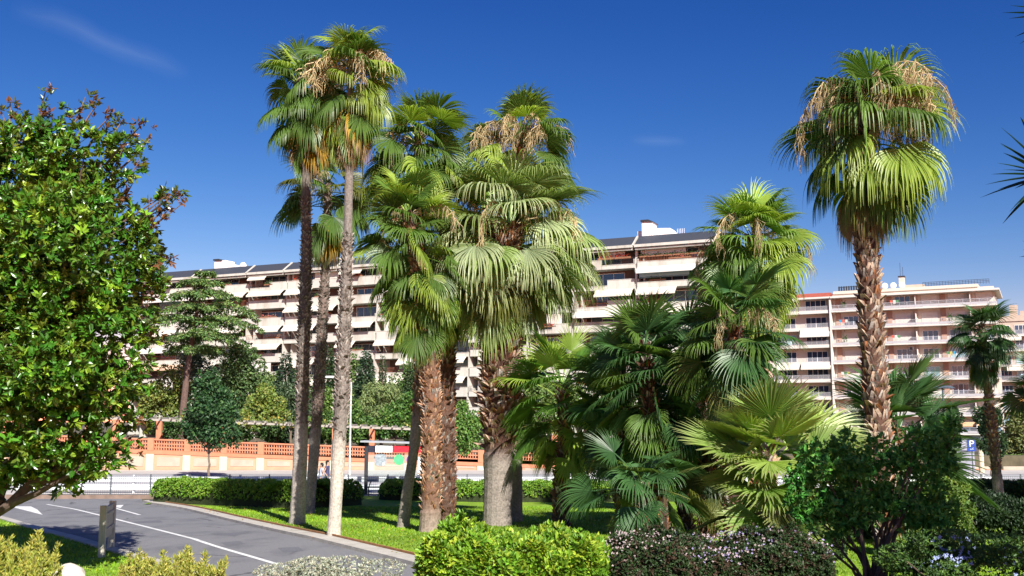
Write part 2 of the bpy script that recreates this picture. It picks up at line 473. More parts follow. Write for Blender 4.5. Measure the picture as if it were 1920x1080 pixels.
def palm(name, label, path, crown, D=None, cols=(GREEN, LGREEN), pal=0.3, n=44, dead=6, yellow=0, nst=5, boots=(0.2, 1.0), bs=1.0, seed=1, nseg=42,
         droop=1.0, low=(0.30, 0.26, 0.22), high=(0.16, 0.11, 0.075), bootcol=(0.42, 0.30, 0.19), el0=80, el1=-48, group='palm trees on the lawn', fanr=0.56, bottom_z=None, elx=1.0, tipcol=None, out=1.0, dstart=0.5, stub=True, tst=1.0, wk=1.0, tw=0.9, young=0.35):
    """path: trunk points (px, py, width px) from the ground up; crown: (px, top py, bottom py, half width px)"""
    rng = np.random.default_rng(seed)
    if D is None: D = G(path[0][0], path[0][1])[1]
    pts = [P(a, b, D) for a, b, _ in path]; rad = [w / 2 * D / FPX * tw for _, _, w in path]
    if bottom_z is None: pts[0][2] = min(pts[0][2], g(D)) - 0.08
    base = pts[0].copy(); base[2] = g(D)
    cx, ct, cb, cw = crown
    top = P(cx, ct, D); bot = P(cx, cb, D); RT = cw * D / FPX
    zt = top[2] - RT * 0.80 * math.sin(R(el0)); zb = bot[2] + RT * 0.62
    if zb > zt - 0.3: zb = zt - 0.3
    ax0 = np.array([pts[-1][0], pts[-1][1], zb]); ax1 = np.array([top[0], top[1] , zt])
    pts = [p for p in pts if p[2] < zb] + [ax0, ax1]; rad = rad[:len(pts) - 2] + [rad[-1], rad[-1] * 0.85]
    t = thing(name, label, 'palm tree', base, group=group)
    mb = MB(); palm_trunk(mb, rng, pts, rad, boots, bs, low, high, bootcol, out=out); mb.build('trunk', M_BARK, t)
    mb = MB(); Lp = RT * (1 - fanr) * 1.12 * wk; Rf = RT * fanr * 1.12 * wk
    ga = 2.39996
    for i in range(n):
        u = (i + 0.5) / n
        el = el0 + (el1 - el0) * (u ** elx) + rng.normal(0, 11)
        p0 = ax1 + (ax0 - ax1) * (u ** 1.15)
        az = i * ga + rng.normal(0, 0.4)
        r = rng.random(); c = cols[0] if r > pal else cols[1]
        if u > 0.8 and rng.random() < 0.3: c = OLIVE
        if u < 0.15: c = np.array(c) * 1.3
        sc = (0.76 + 0.30 * math.sin(math.pi * min(1, 0.12 + u * 0.75))) * rng.uniform(0.8, 1.12)
        if el < -20: sc *= 0.92
        c = np.array(c) * rng.uniform(0.8, 1.2)
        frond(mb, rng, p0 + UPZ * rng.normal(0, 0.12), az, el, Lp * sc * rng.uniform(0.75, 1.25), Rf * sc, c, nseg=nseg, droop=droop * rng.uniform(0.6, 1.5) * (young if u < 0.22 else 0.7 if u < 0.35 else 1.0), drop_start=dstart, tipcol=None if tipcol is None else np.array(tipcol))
    for i in range(yellow):
        az = rng.uniform(-math.pi, 0) ; c = np.array(YELL) * rng.uniform(0.6, 1.1)
        frond(mb, rng, ax0 + UPZ * rng.uniform(-0.1, 0.7), az, rng.uniform(-62, -30), Lp * 0.7, Rf * 0.85, c, nseg=nseg, droop=droop, tipcol=(0.4, 0.22, 0.08))
    mb.build('crown', M_FROND, t)
    if dead:
        mb = MB()
        for i in range(dead):
            az = i * ga; c = np.array(DEAD) * rng.uniform(0.55, 1.1)
            frond(mb, rng, ax0 + UPZ * rng.uniform(-0.35, 0.35), az, rng.uniform(-82, -62), Lp * 0.55 * rng.uniform(0.5, 1.1), Rf * 0.95 * rng.uniform(0.7, 1.1), c, nseg=max(14, nseg - 8), spread=150, droop=droop * 1.3, shred=0.25, tipcol=np.array(c) * 1.1)
        mb.build('dead_fronds', M_STALK, t)
    if nst:
        mb = MB(); stalks(mb, rng, ax1 + (ax0 - ax1) * 0.10, nst, RT * 1.25 * tst); mb.build('flower_stalks', M_STALK, t)
    return t

# ------------------------------------------------------------ broad-leaved trees, conifers, shrubs
M_LEAF = leafmat('broad_leaf', 0.5, 0.22)
M_WOOD = colmat('wood_bark', 0.95, 0.6, 8)
def lobes_world(lobes, D, depth=0.85):
    out = []
    for l in lobes:
        px, py, rx, ry = l[:4]; dy = l[4] if len(l) > 4 else 0
        s = (D + dy) / FPX; out.append((P(px, py, D + dy), np.array([rx * s, max(rx, ry * 0.7) * s * depth, ry * s])))
    return out
def blob_points(rng, lobes, n, sub=14, subr=0.34, inner=0.12):
    """points on clumps that sit on the lobes' surfaces; returns pos, outward"""
    wts = np.array([(r[0] * r[2]) for _, r in lobes]); wts /= wts.sum()
    Cs = []; Rs = []; Ds = []
    for (c, r), w in zip(lobes, wts):
        k = max(3, int(sub * len(lobes) * w)); d = rdir(rng, k); rr = rng.uniform(0.55, 0.95, k)[:, None]
        Cs.append(c + d * r * rr); Rs.append(np.tile(r * subr, (k, 1)) * rng.uniform(0.7, 1.35, (k, 1))); Ds.append(d)
        Cs.append(c[None]); Rs.append((r * 0.6)[None]); Ds.append(d[:1])
    Cs = np.vstack(Cs); Rs = np.vstack(Rs)
    pw = (Rs[:, 0] * Rs[:, 2]) ** 0.9; pw /= pw.sum()
    idx = rng.choice(len(Cs), n, p=pw); d = rdir(rng, n)
    rad = 1 - np.abs(rng.normal(0, inner, n)); 
    pos = Cs[idx] + d * Rs[idx] * rad[:, None]
    return pos, unit(d / (Rs[idx] / Rs[idx].mean(1, keepdims=True)))
def leafy(mb, rng, lobes, n, length, width, base, alt=None, palt=0.15, v=0.3, sub=14, subr=0.34, droop=0.0, up=0.25, rnd=0.6, inner=0.12, per=1):
    pos, out = blob_points(rng, lobes, n, sub, subr, inner)
    if per > 1:
        pos = np.repeat(pos, per, 0); out = np.repeat(out, per, 0); n *= per
    t = rdir(rng, n); d = unit(np.cross(out, t) + out * 0.5 + rng.normal(0, 0.3, (n, 3)) - UPZ * droop)
    nrm = unit(out + UPZ * up + rng.normal(0, rnd, (n, 3)))
    add_leaves(mb, pos, d, nrm, length * rng.uniform(0.7, 1.25, n), width * rng.uniform(0.75, 1.2, n), vary(rng, base, n, v, alt, palt))
def limbs(mb, rng, base, top, lobes, r0, n=8, col=(0.16, 0.12, 0.09), wob=0.12):
    base = np.asarray(base, float); top = np.asarray(top, float)
    k = 7; t = np.linspace(0, 1, k)[:, None]; path = base + (top - base) * t; path[1:-1] += rng.normal(0, wob * 0.4, (k - 2, 3)) * [1, 1, 0.2]
    mb.tube(path, np.linspace(r0, r0 * 0.6, k), 9, col)
    for i in range(n):
        c, r = lobes[i % len(lobes)]; q = c + rdir(rng, 1)[0] * r * 0.55
        s = path[-1 - (i % 2)]; m = (s + q) / 2 + rng.normal(0, wob, 3) - UPZ * 0.1
        mb.tube([s, (s + m) / 2 + rng.normal(0, wob * 0.4, 3), m, (m + q) / 2, q], np.array([0.5, 0.42, 0.32, 0.2, 0.08]) * r0, 6, np.array(col) * rng.uniform(0.8, 1.2), cap=False)
def tree(name, label, cat, base, ttop, lobes, D, n=3500, length=0.34, width=0.2, col=(0.05, 0.10, 0.02), alt=None, palt=0.2, r0=0.16, group=None, seed=1, nl=8, sub=14, subr=0.34, bark=(0.16, 0.12, 0.09), gz=None, **k):
    rng = np.random.default_rng(seed)
    b = P(base[0], base[1], D)
    gz = g(D) if gz is None else gz
    b[2] = gz
    t = thing(name, label, cat, b, group=group)
    col = tuple(np.array(col) * 1.3); alt = None if alt is None else tuple(np.array(alt) * 1.3)
    L = lobes_world(lobes, D)
    mb = MB(); tp = P(ttop[0], ttop[1], D); limbs(mb, rng, b - UPZ * 0.1, tp, L, r0, nl, bark); mb.build('trunk', M_WOOD, t)
    mb = MB(); leafy(mb, rng, L, n, length, width, col, alt, palt, sub=sub, subr=subr, **k); mb.build('crown', M_LEAF, t)
    return t
def rosettes(mb, rng, pos, out, per, length, width, base, alt=None, palt=0.15, v=0.3, open_=0.8, lo=0.2, oval=False):
    """whorls of leaves at twig tips"""
    m = len(pos); pos = np.repeat(pos, per, 0); out = np.repeat(out, per, 0); n = m * per
    t = unit(np.cross(out, rdir(rng, n))); w = rng.uniform(lo, 1.0, (n, 1))
    d = unit(out * (1 - w * open_) + t * w)
    nrm = unit(out * w + (out - t) * (1 - w) + rng.normal(0, 0.25, (n, 3)))
    cl = np.repeat(vary(rng, base, m, v * 0.8, alt, palt), per, 0) * (1 + rng.normal(0, v * 0.4, (n, 1)))
    (add_oval if oval else add_leaves)(mb, pos + rng.normal(0, length * 0.12, (n, 3)), d, nrm, length * rng.uniform(0.6, 1.2, n), width * rng.uniform(0.8, 1.2, n), np.clip(cl, 0, 1))
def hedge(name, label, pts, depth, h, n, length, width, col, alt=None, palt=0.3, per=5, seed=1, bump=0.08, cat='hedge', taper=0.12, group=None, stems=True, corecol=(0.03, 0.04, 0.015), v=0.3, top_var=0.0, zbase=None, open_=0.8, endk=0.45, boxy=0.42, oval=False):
    """pts: front-edge ground points (x, y); the hedge runs behind them, depth deep and h high"""
    rng = np.random.default_rng(seed); pts = np.asarray(pts, float)
    seg = np.r_[0, np.cumsum(np.linalg.norm(np.diff(pts, axis=0), axis=1))]; L = seg[-1]
    ph = rng.uniform(0, 6, 8)
    def hb(s): return 1 + top_var * (np.sin(s * 1.3 + ph[0]) * 0.5 + np.sin(s * 3.1 + ph[1]) * 0.3 + np.sin(s * 7 + ph[2]) * 0.2)
    def at(s):
        x = np.interp(s, seg, pts[:, 0]); y = np.interp(s, seg, pts[:, 1]); e = 0.2
        tx = np.interp(s + e, seg, pts[:, 0]) - np.interp(s - e, seg, pts[:, 0]); ty = np.interp(s + e, seg, pts[:, 1]) - np.interp(s - e, seg, pts[:, 1])
        l = np.hypot(tx, ty) + 1e-9; return x, y, tx / l, ty / l
    def surf(s, a, k=1.0):
        """a in 0..1 round the section: front foot, top, back foot"""
        x, y, tx, ty = at(s); th = np.pi * a
        ex = boxy
        cx = -np.sign(np.cos(th)) * np.abs(np.cos(th)) ** ex; cz = np.abs(np.sin(th)) ** ex
        endf = np.clip(np.minimum(s, L - s) / (endk * h + 0.05), 0, 1) ** 0.4
        w = (cx * depth / 2 * k * (0.35 + 0.65 * endf)) * (1 - taper * cz) + depth / 2
        hh = h * cz * k * hb(s) * (0.55 + 0.45 * endf)
        nx, ny = -ty, tx
        zb = np.array([g(v) for v in (y + ny * w)]) if zbase is None else zbase
        return np.stack([x + nx * w, y + ny * w, zb + hh], 1)
    o = thing(name, label, cat, (pts[len(pts) // 2][0], pts[len(pts) // 2][1], g(pts[0][1]) if zbase is None else zbase), group=group)
    ks = max(6, int(L / 0.4)); ka = 12
    S = np.repeat(np.linspace(0.03, L - 0.03, ks), ka); A = np.tile(np.linspace(0, 1, ka), ks)
    V = surf(S, A, 0.86); V += rng.normal(0, bump * 0.3, V.shape)
    i = np.arange(ks - 1)[:, None] * ka; j = np.arange(ka - 1)[None]
    F = np.stack([i + j, i + j + 1, i + ka + j + 1, i + ka + j], -1).reshape(-1, 4)
    mb = MB(); mb.add(V, F, corecol)  # added solid core; its dark colour stands in for the shaded inside
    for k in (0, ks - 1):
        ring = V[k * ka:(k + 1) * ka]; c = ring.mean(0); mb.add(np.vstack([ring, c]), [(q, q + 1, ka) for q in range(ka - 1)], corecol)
    mb.build('dark_core', M_WOOD, o)
    s = rng.uniform(0, L, n); a = rng.uniform(0.02, 0.86, n) ** 1.0
    k = 1 - np.abs(rng.normal(0, 0.06, n))
    p = surf(s, a, k); q = surf(s, a, 0.6)
    out = unit(p - q + UPZ * 0.35 * h * 0.3 + rng.normal(0, 0.12 * h, p.shape))
    lump = np.sin(p[:, 0] * 5 + ph[3]) * np.sin(p[:, 2] * 6 + ph[4]) + np.sin(p[:, 0] * 11 + ph[5]) * np.sin(p[:, 1] * 9 + p[:, 2] * 8)
    p = p + out * (lump[:, None] * bump * 0.5)
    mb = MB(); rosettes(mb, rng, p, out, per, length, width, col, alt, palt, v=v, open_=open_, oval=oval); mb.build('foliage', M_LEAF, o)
    return o, surf, L, rng
def conifer(name, label, base, apex_py, D, rx, n=3600, col=(0.03, 0.06, 0.022), alt=(0.06, 0.10, 0.03), seed=1, group=None, gz=None, slim=False, length=0.4, top_rx=0.1, bottom=None, tiers=True):
    """pointed crown built from drooping boughs"""
    rng = np.random.default_rng(seed); b = P(base[0], base[1], D); gz = g(D) if gz is None else gz; b[2] = gz
    apex = P(base[0], apex_py, D); H = apex[2] - gz; Rr = rx * D / FPX
    t = thing(name, label, 'conifer' if not slim else 'cypress', b, group=group)
    mb = MB(); mb.tube([b - UPZ * 0.1, b + UPZ * H * 0.5, b + UPZ * H * 0.97], [0.02 * H + 0.05, 0.012 * H + 0.04, 0.02], 8, (0.12, 0.09, 0.07))
    mb.build('trunk', M_WOOD, t)
    mb = MB(); nb = 26 if not slim else 60
    z0 = 0.05 if bottom is None else bottom
    k = rng.random(n) ** 0.8; zf = z0 + (1 - z0) * (1 - np.sqrt(1 - k * 0.999))
    prof = (1 - zf) ** (0.75 if not slim else 0.35) * (np.clip((zf - z0) / 0.12, 0.25, 1))
    az = rng.uniform(0, 2 * np.pi, n)
    if tiers and not slim:
        prof = prof * (0.78 + 0.3 * np.sin(zf * 42 + az * 2.0) * 0.6 + 0.18 * np.sin(az * 5 + zf * 17))
    r = Rr * prof * (1 - np.abs(rng.normal(0, 0.16, n)))
    pos = np.stack([b[0] + np.cos(az) * r, b[1] + np.sin(az) * r, gz + zf * H], 1)
    o = np.stack([np.cos(az), np.sin(az), np.full(n, -0.25 if not slim else 1.2)], 1)
    d = unit(o + rng.normal(0, 0.35, (n, 3))); nrm = unit(np.stack([np.cos(az), np.sin(az), np.full(n, 0.8)], 1) + rng.normal(0, 0.5, (n, 3)))
    add_leaves(mb, pos, d, nrm, length * rng.uniform(0.6, 1.2, n), length * 0.4, vary(rng, col, n, 0.3, alt, 0.3))
    mb.build('crown', M_LEAF, t)
    return t
# ------------------------------------------------------------ setting: ground, road, kerbs, street
M_SOIL = mat('soil', (0.10, 0.085, 0.05), 0.95, 0.3, 1.5, 0.4)
M_LAWN = mat('lawn', (0.20, 0.34, 0.012), 0.9, 0.28, 2.2, 0.6, 60, stain=(0.27, 0.36, 0.02), stain_scale=0.35)
M_ASPH = mat('asphalt', (0.185, 0.183, 0.19), 0.85, 0.16, 45, 0.25, 150, stain=(0.12, 0.122, 0.135), stain_scale=0.75, stretch=(1.0, 0.6, 1.0))
def cracks(m):
    N = m.node_tree.nodes; L = m.node_tree.links; b = N['Principled BSDF']; src = b.inputs['Base Color'].links[0].from_socket
    t = N.new('ShaderNodeTexCoord'); n = N.new('ShaderNodeTexNoise'); n.inputs['Scale'].default_value = 1.2; n.inputs['Detail'].default_value = 6
    L.new(t.outputs['Object'], n.inputs['Vector']); mv = N.new('ShaderNodeMix'); mv.data_type = 'VECTOR'; mv.inputs[0].default_value = 0.35
    L.new(t.outputs['Object'], mv.inputs[4]); L.new(n.outputs['Color'], mv.inputs[5])
    v = N.new('ShaderNodeTexVoronoi'); v.feature = 'DISTANCE_TO_EDGE'; v.inputs['Scale'].default_value = 0.42; L.new(mv.outputs[1], v.inputs['Vector'])
    r = N.new('ShaderNodeMapRange'); r.inputs['From Min'].default_value = 0.004; r.inputs['From Max'].default_value = 0.014; r.inputs['To Min'].default_value = 0.75; r.inputs['To Max'].default_value = 0
    L.new(v.outputs['Distance'], r.inputs['Value'])
    n2 = N.new('ShaderNodeTexNoise'); n2.inputs['Scale'].default_value = 0.5; L.new(t.outputs['Object'], n2.inputs['Vector'])
    r2 = N.new('ShaderNodeMapRange'); r2.inputs['From Min'].default_value = 0.47; r2.inputs['From Max'].default_value = 0.56; L.new(n2.outputs['Fac'], r2.inputs['Value'])
    mm = N.new('ShaderNodeMath'); mm.operation = 'MULTIPLY'; L.new(r.outputs[0], mm.inputs[0]); L.new(r2.outputs[0], mm.inputs[1])
    mx = N.new('ShaderNodeMix'); mx.data_type = 'RGBA'; L.new(mm.outputs[0], mx.inputs[0]); L.new(src, mx.inputs[6]); mx.inputs[7].default_value = (0.05, 0.05, 0.055, 1)
    L.new(mx.outputs[2], b.inputs['Base Color'])
cracks(M_ASPH)
M_PATCH = mat('dark_patch', (0.13, 0.13, 0.145), 0.85, 0.2, 20, 0.2, 100)
M_PAVE = mat('pale_paving', (0.46, 0.43, 0.40), 0.85, 0.08, 4, 0.1, 40, stain=(0.38, 0.36, 0.33), stain_scale=0.3)
M_STREET = mat('street_asphalt', (0.44, 0.43, 0.435), 0.85, 0.06, 6)
M_KERB = mat('kerb_concrete', (0.45, 0.42, 0.37), 0.9, 0.12, 3, 0.2, 30, stain=(0.36, 0.33, 0.28), stain_scale=1.2)
M_RUST = mat('rusty_edging', (0.32, 0.15, 0.06), 0.85, 0.25, 5)
M_PAINT = mat('road_paint', (0.72, 0.72, 0.70), 0.7, 0.08, 8, stain=(0.48, 0.48, 0.47), stain_scale=4)

def sheet(name, poly, dz, m, kind='structure', parent=None):
    bm = bmesh.new(); vs_ = [bm.verts.new((p[0], p[1], 0)) for p in poly]; bm.faces.new(vs_)
    bmesh.ops.triangulate(bm, faces=bm.faces[:])
    for yb in GY[1:-1]:
        bmesh.ops.bisect_plane(bm, geom=bm.verts[:] + bm.edges[:] + bm.faces[:], plane_co=(0, yb, 0), plane_no=(0, 1, 0))
    for v in bm.verts: v.co.z = g(v.co.y) + dz
    bmesh.ops.recalc_face_normals(bm, faces=bm.faces[:])
    for f in bm.faces:
        if f.normal.z < 0: f.normal_flip()
    me = bpy.data.meshes.new(name); bm.to_mesh(me); bm.free(); me.materials.append(m)
    o = bpy.data.objects.new(name, me); COL.objects.link(o)
    if kind: o['kind'] = kind
    if parent: o.parent = parent
    return o
sheet('ground', [(-2500, -50), (2500, -50), (2500, 6000), (-2500, 6000)], 0.0, M_SOIL)
def GP(l): return [tuple(G(x, y)[:2]) for x, y in l]
def resamp(l, step=1.0):
    l = np.asarray(l, float); s = np.r_[0, np.cumsum(np.linalg.norm(np.diff(l, axis=0), axis=1))]
    t = np.linspace(0, s[-1], max(2, int(s[-1] / step)))
    return np.stack([np.interp(t, s, l[:, 0]), np.interp(t, s, l[:, 1])], 1)
def offs(l, d):
    l = np.asarray(l, float); T = np.gradient(l, axis=0); T = unit(T); return l + np.stack([T[:, 1], -T[:, 0]], 1) * d
def smooth(l, k=9, it=2):
    l = np.asarray(l, float).copy()
    for _ in range(it):
        pad = np.pad(l, ((k // 2, k // 2), (0, 0)), mode='reflect', reflect_type='odd')
        l = np.stack([np.convolve(pad[:, c], np.ones(k) / k, 'valid') for c in range(2)], 1)
    return l
# right edge of the road (kerb outer line) and left edge, read off the picture and laid on the ground
kr = smooth(resamp(GP([(268, 942), (345, 956), (430, 978), (560, 1008), (700, 1042), (785, 1064), (850, 1082)]), 0.5), 7)
kl = smooth(resamp(GP([(-330, 925), (-150, 945), (0, 971), (100, 1001), (185, 1024), (262, 1046), (330, 1066), (400, 1085)]), 0.5), 7)
far = GP([(-330, 922), (-100, 924), (262, 927)])
road_poly = [tuple(p) for p in kr] + [tuple(kr[-1] + [0.4, -1.0]), tuple(kl[-1] + [0.4, -0.6])] + [tuple(p) for p in kl[::-1]] + far
sheet('road', road_poly, 0.008, M_ASPH)
sheet('street', [(-90, 62), (110, 62), (110, 78), (-90, 78)], 0.006, M_STREET)
sheet('near_pavement', [(-90, 55.4), (110, 55.4), (110, 62), (-90, 62)], 0.03, M_PAVE)
sheet('far_pavement', [(-90, 78), (160, 78), (160, 84.4), (-90, 84.4)], 0.03, M_PAVE)
def strip(name, line, w, h, m, side=1, kind='structure', parent=None, z0=-0.05):
    line = np.asarray(line, float); b = offs(line, w * side)
    mb = MB(); n = len(line)
    z = np.array([g(p[1]) for p in line]); zb = np.array([g(p[1]) for p in b])
    V = np.vstack([np.c_[line, z + z0], np.c_[line, z + h], np.c_[b, zb + h], np.c_[b, zb + z0]])
    i = np.arange(n - 1)
    F = np.concatenate([np.stack([k * n + i, k * n + i + 1, (k + 1) * n + i + 1, (k + 1) * n + i], 1) for k in range(3)])
    mb.add(V, F); o = mb.build(name, m, parent)
    if kind: o['kind'] = kind
    return o
# kr runs from far-left to near-right; its lawn side is on the left hand of travel => side -1
strip('kerb', kr, 0.55, 0.10, M_KERB, side=-1)
edge = offs(kr, -0.56)
strip('lawn_edging', edge, 0.05, 0.15, M_RUST, side=-1)
strip('kerb', kl, 0.32, 0.10, M_KERB, side=1)
# painted lines
def paint(name, pts, w=0.12):
    l = smooth(resamp(GP(pts), 0.4), 5); a = offs(l, w / 2); b = offs(l, -w / 2)
    return sheet(name, [tuple(p) for p in a] + [tuple(p) for p in b[::-1]], 0.014, M_PAINT)
paint('lane_line', [(88, 946), (140, 955), (205, 971), (300, 995), (400, 1024), (480, 1047), (600, 1083)], 0.14)
paint('lane_line', [(208, 951), (262, 966)], 0.14)
sheet('road_arrow', GP([(203, 949), (232, 947), (226, 953)]), 0.014, M_PAINT)
sheet('road_arrow', GP([(18, 950), (80, 966), (70, 956), (58, 950)]), 0.014, M_PAINT)
for a in ([(415, 1018), (448, 1015), (458, 1020), (424, 1024)], [(330, 1026), (352, 1023), (358, 1028), (336, 1031)], [(395, 1001), (470, 998), (440, 1006)], [(520, 1028), (560, 1026), (570, 1034), (532, 1036)], [(245, 979), (300, 976), (306, 980), (250, 982)]):
    sheet('asphalt_patch', GP(a), 0.012, M_PATCH)
# lawns
lawnR = [tuple(p) for p in offs(kr, -0.62)] + [(3.0, 21.0), (40, 21.0), (40, 55.0), (-14.5, 55.0), (-17.3, 49.5)]
sheet('lawn', lawnR, 0.05, M_LAWN)
lawnL = [tuple(p) for p in offs(kl, 0.33)] + [(-7.0, 13.5), (-34, 13.5), (-60, 30)]
sheet('lawn', lawnL, 0.05, M_LAWN)
def inpoly(pts, poly):
    x, y = pts[:, 0], pts[:, 1]; c = np.zeros(len(pts), bool); q = np.asarray(poly)
    for i in range(len(q)):
        a, b = q[i - 1], q[i]
        if a[1] == b[1]: continue
        m = ((a[1] > y) != (b[1] > y)) & (x < (b[0] - a[0]) * (y - a[1]) / (b[1] - a[1]) + a[0]); c ^= m
    return c
def grass(name, poly, box, n, seed, h=0.055, base=(0.18, 0.34, 0.018)):
    rng = np.random.default_rng(seed); p = np.stack([rng.uniform(box[0], box[1], n), rng.uniform(box[2], box[3], n)], 1)
    p = p[inpoly(p, poly)]; m = len(p)
    z = np.interp(p[:, 1], GY, GZ) + 0.045
    b = np.c_[p, z]; a = rng.uniform(0, 2 * np.pi, m); s = np.stack([np.cos(a), np.sin(a), 0 * a], 1) * 0.022
    tip = b + np.stack([rng.normal(0, 0.02, m), rng.normal(0, 0.02, m), h * rng.uniform(0.5, 1.4, m)], 1)
    V = np.stack([b - s, b + s, tip], 1).reshape(-1, 3); F = np.arange(3 * m).reshape(-1, 3)
    patch = 0.85 + 0.3 * np.sin(p[:, 0] * 0.9 + 1) * np.sin(p[:, 1] * 0.7) + 0.12 * np.sin(p[:, 0] * 3.1) * np.sin(p[:, 1] * 2.3)
    c = vary(rng, base, m, 0.25, (0.33, 0.42, 0.03), 0.2) * patch[:, None]
    mb = MB(); mb.add(V, F, np.repeat(np.clip(c, 0, 1), 3, 0)); o = mb.build(name, M_LEAF)
    return tag(o, 'short green grass blades of the mown lawn beneath the palms' if seed == 1 else 'short grass on the verge left of the road', 'grass', None, 'stuff')
grass('grass', lawnR, (-17, 12, 22, 47), 110000, 1)
grass('grass', lawnL, (-20, -6, 18.5, 42), 70000, 2)

# ------------------------------------------------------------ long terraced apartment block
M_CREAM = mat('cream_concrete', (0.53, 0.52, 0.47), 0.85, 0.06, 1.2, 0.05, 20, stain=(0.38, 0.35, 0.29), stain_scale=0.45, stretch=(1, 1, 0.35))
M_CREAM.node_tree.nodes['Principled BSDF'].inputs['Specular IOR Level'].default_value = 0.2
M_BRICK = mat('brown_brick', (0.14, 0.085, 0.065), 0.9, 0.2, 2)
M_AWN = mat('cream_awning', (0.64, 0.60, 0.51), 0.8, 0.05, 1.5)
M_AWN2 = mat('white_awning', (0.66, 0.64, 0.60), 0.8, 0.04, 1.5)
M_AWN3 = mat('peach_awning', (0.66, 0.44, 0.30), 0.8, 0.05, 1.5)
M_SLATE = mat('slate', (0.042, 0.048, 0.062), 0.6, 0.2, 3, stretch=(1, 6, 6))
M_WHITE = mat('white_paint', (0.80, 0.79, 0.76), 0.6, 0.04, 2)
M_DARK = mat('dark_metal', (0.03, 0.032, 0.038), 0.5, 0.1, 5)
M_GLASS = glassmat('window_glass', (0.03, 0.055, 0.10), 0.06)
M_GLASSB = glassmat('pale_blind', (0.32, 0.52, 0.60), 0.3)
M_SHUT = mat('roller_shutter', (0.68, 0.64, 0.57), 0.7, 0.05, 2)
M_REDRAIL = mat('wooden_railing', (0.30, 0.11, 0.06), 0.7, 0.15, 4)
M_COLOR = colmat('painted_parts', 0.8, 0.1, 10)
M_RAILW = mat('white_railing', (0.46, 0.455, 0.48), 0.5, 0.04, 3)
ang = math.radians(-24.4)
U = np.array([math.cos(ang), math.sin(ang)]); O1 = np.array([-40.3, 171.0])
def fs(px, O=O1, Uv=U):
    """distance along the facade line where the picture column px crosses it"""
    rx = (px - 960.0) / (FPX * math.cos(PITCH) + 0.0)   # good enough near the horizon
    # O + s U = t (rx, 1)
    return (rx * O[1] - O[0]) / (Uv[0] - rx * Uv[1])
rng = np.random.default_rng(11)
S0 = fs(225); SE = fs(1400)
bl = thing('apartment_building', 'long cream terraced apartment block with awnings, planters and dark slate roof behind the palms', 'apartment block', (O1[0], O1[1], g(171)), ang)
GZ0 = g(171); ZT = 24.75 - GZ0; ST = 2.97
joints = [fs(262), fs(364), fs(465), fs(535), fs(635)]
while joints[-1] < fs(1140): joints.append(joints[-1] + (7.3 if len(joints) % 2 else 9.6))
k_ = (fs(1190) - joints[4]) / (joints[-1] - joints[4])
joints = joints[:5] + [joints[4] + (j - joints[4]) * k_ for j in joints[5:]]
joints += [fs(1345)]
mb = MB(); mb.box(joints[0] - 0.2, joints[-1] + 0.3, 2.05, 15, -1.0, ZT + ST); mb.build('wall', M_BRICK, bl, local=True)
mb = MB()
for j in joints[:-1]:
    for k in range(9):
        mb.box(j + 0.05, j + 0.35, 0.3 - 0.2 * k, 2.2, ZT - ST * k + 0.05, ZT - ST * k + ST + 0.02)
    mb.box(j + 1.2, j + 1.4, 0.25, 2.2, 0, ZT + ST - 0.2)
mb.build('party_wall', M_CREAM, bl, local=True)
def rail_mesh(w, h=0.95, m_=M_DARK, bars=True, step=0.14, thick=0.012, glass=False):
    mb = MB(); mb.box(0, w, -0.02, 0.02, h - 0.04, h); mb.box(0, w, -0.015, 0.015, 0.08, 0.11)
    n = int(w / step)
    for i in range(n + 1):
        x = w * i / n; mb.box(x - thick / 2, x + thick / 2, -0.008, 0.008, 0.0, h - 0.04)
    return mb.mesh('railing', m_)
balc = {}
def balcony_mesh(w, kind):
    key = (round(w, 2), kind)
    if key in balc: return balc[key]
    mb = MB(); H = 1.42
    def par(x0, x1, h):
        # parapet with a shallow lip along its foot and a coping
        mb.box(x0, x1, 0.0, 0.16, 0.0, h - 0.07); mb.box(x0 - 0.02, x1 + 0.02, -0.04, 0.20, h - 0.07, h); mb.box(x0, x1, -0.05, 0.0, 0.0, 0.22)
    if kind == 0: par(0, w, H)
    elif kind == 1: par(0, w * 0.45, H); par(w * 0.45 + 0.04, w, 0.62)
    elif kind == 2: par(w * 0.55 + 0.04, w, H); par(0, w * 0.55, 0.62)
    else: par(0, w, 0.85)
    mb.box(0.0, w, 0.16, 2.6 + 1.6, 0.0, 0.24)
    for x in (0.0, w - 0.16): mb.box(x, x + 0.16, 0.16, 2.3, 0.24, H - 0.1)
    balc[key] = mb.mesh('balcony', M_CREAM); return balc[key]
winm = {}
def window_mesh(w, h, n=3):
    key = (round(w, 2), h, n)
    if key in winm: return winm[key]
    f = MB(); t = 0.07
    f.box(0, w, -0.05, 0.05, 0, t); f.box(0, w, -0.05, 0.05, h - t, h)
    for i in range(n + 1):
        x = i * (w - t) / n; f.box(x, x + t, -0.045, 0.045, t, h - t)
    p = MB(); p.box(t * 0.5, w - t * 0.5, -0.01, 0.02, t * 0.5, h - t * 0.5)
    winm[key] = (f.mesh('frame', M_WHITE), p.mesh('pane', M_GLASS), p.mesh('pane', M_GLASSB)); return winm[key]
def window(parent, x, y, z, w, h, n=3, blind=False):
    f, p, pb = window_mesh(w, h, n)
    o = put('window', f, parent, (x, y, z)); put('pane', pb if blind else p, o); return o
awm = {}
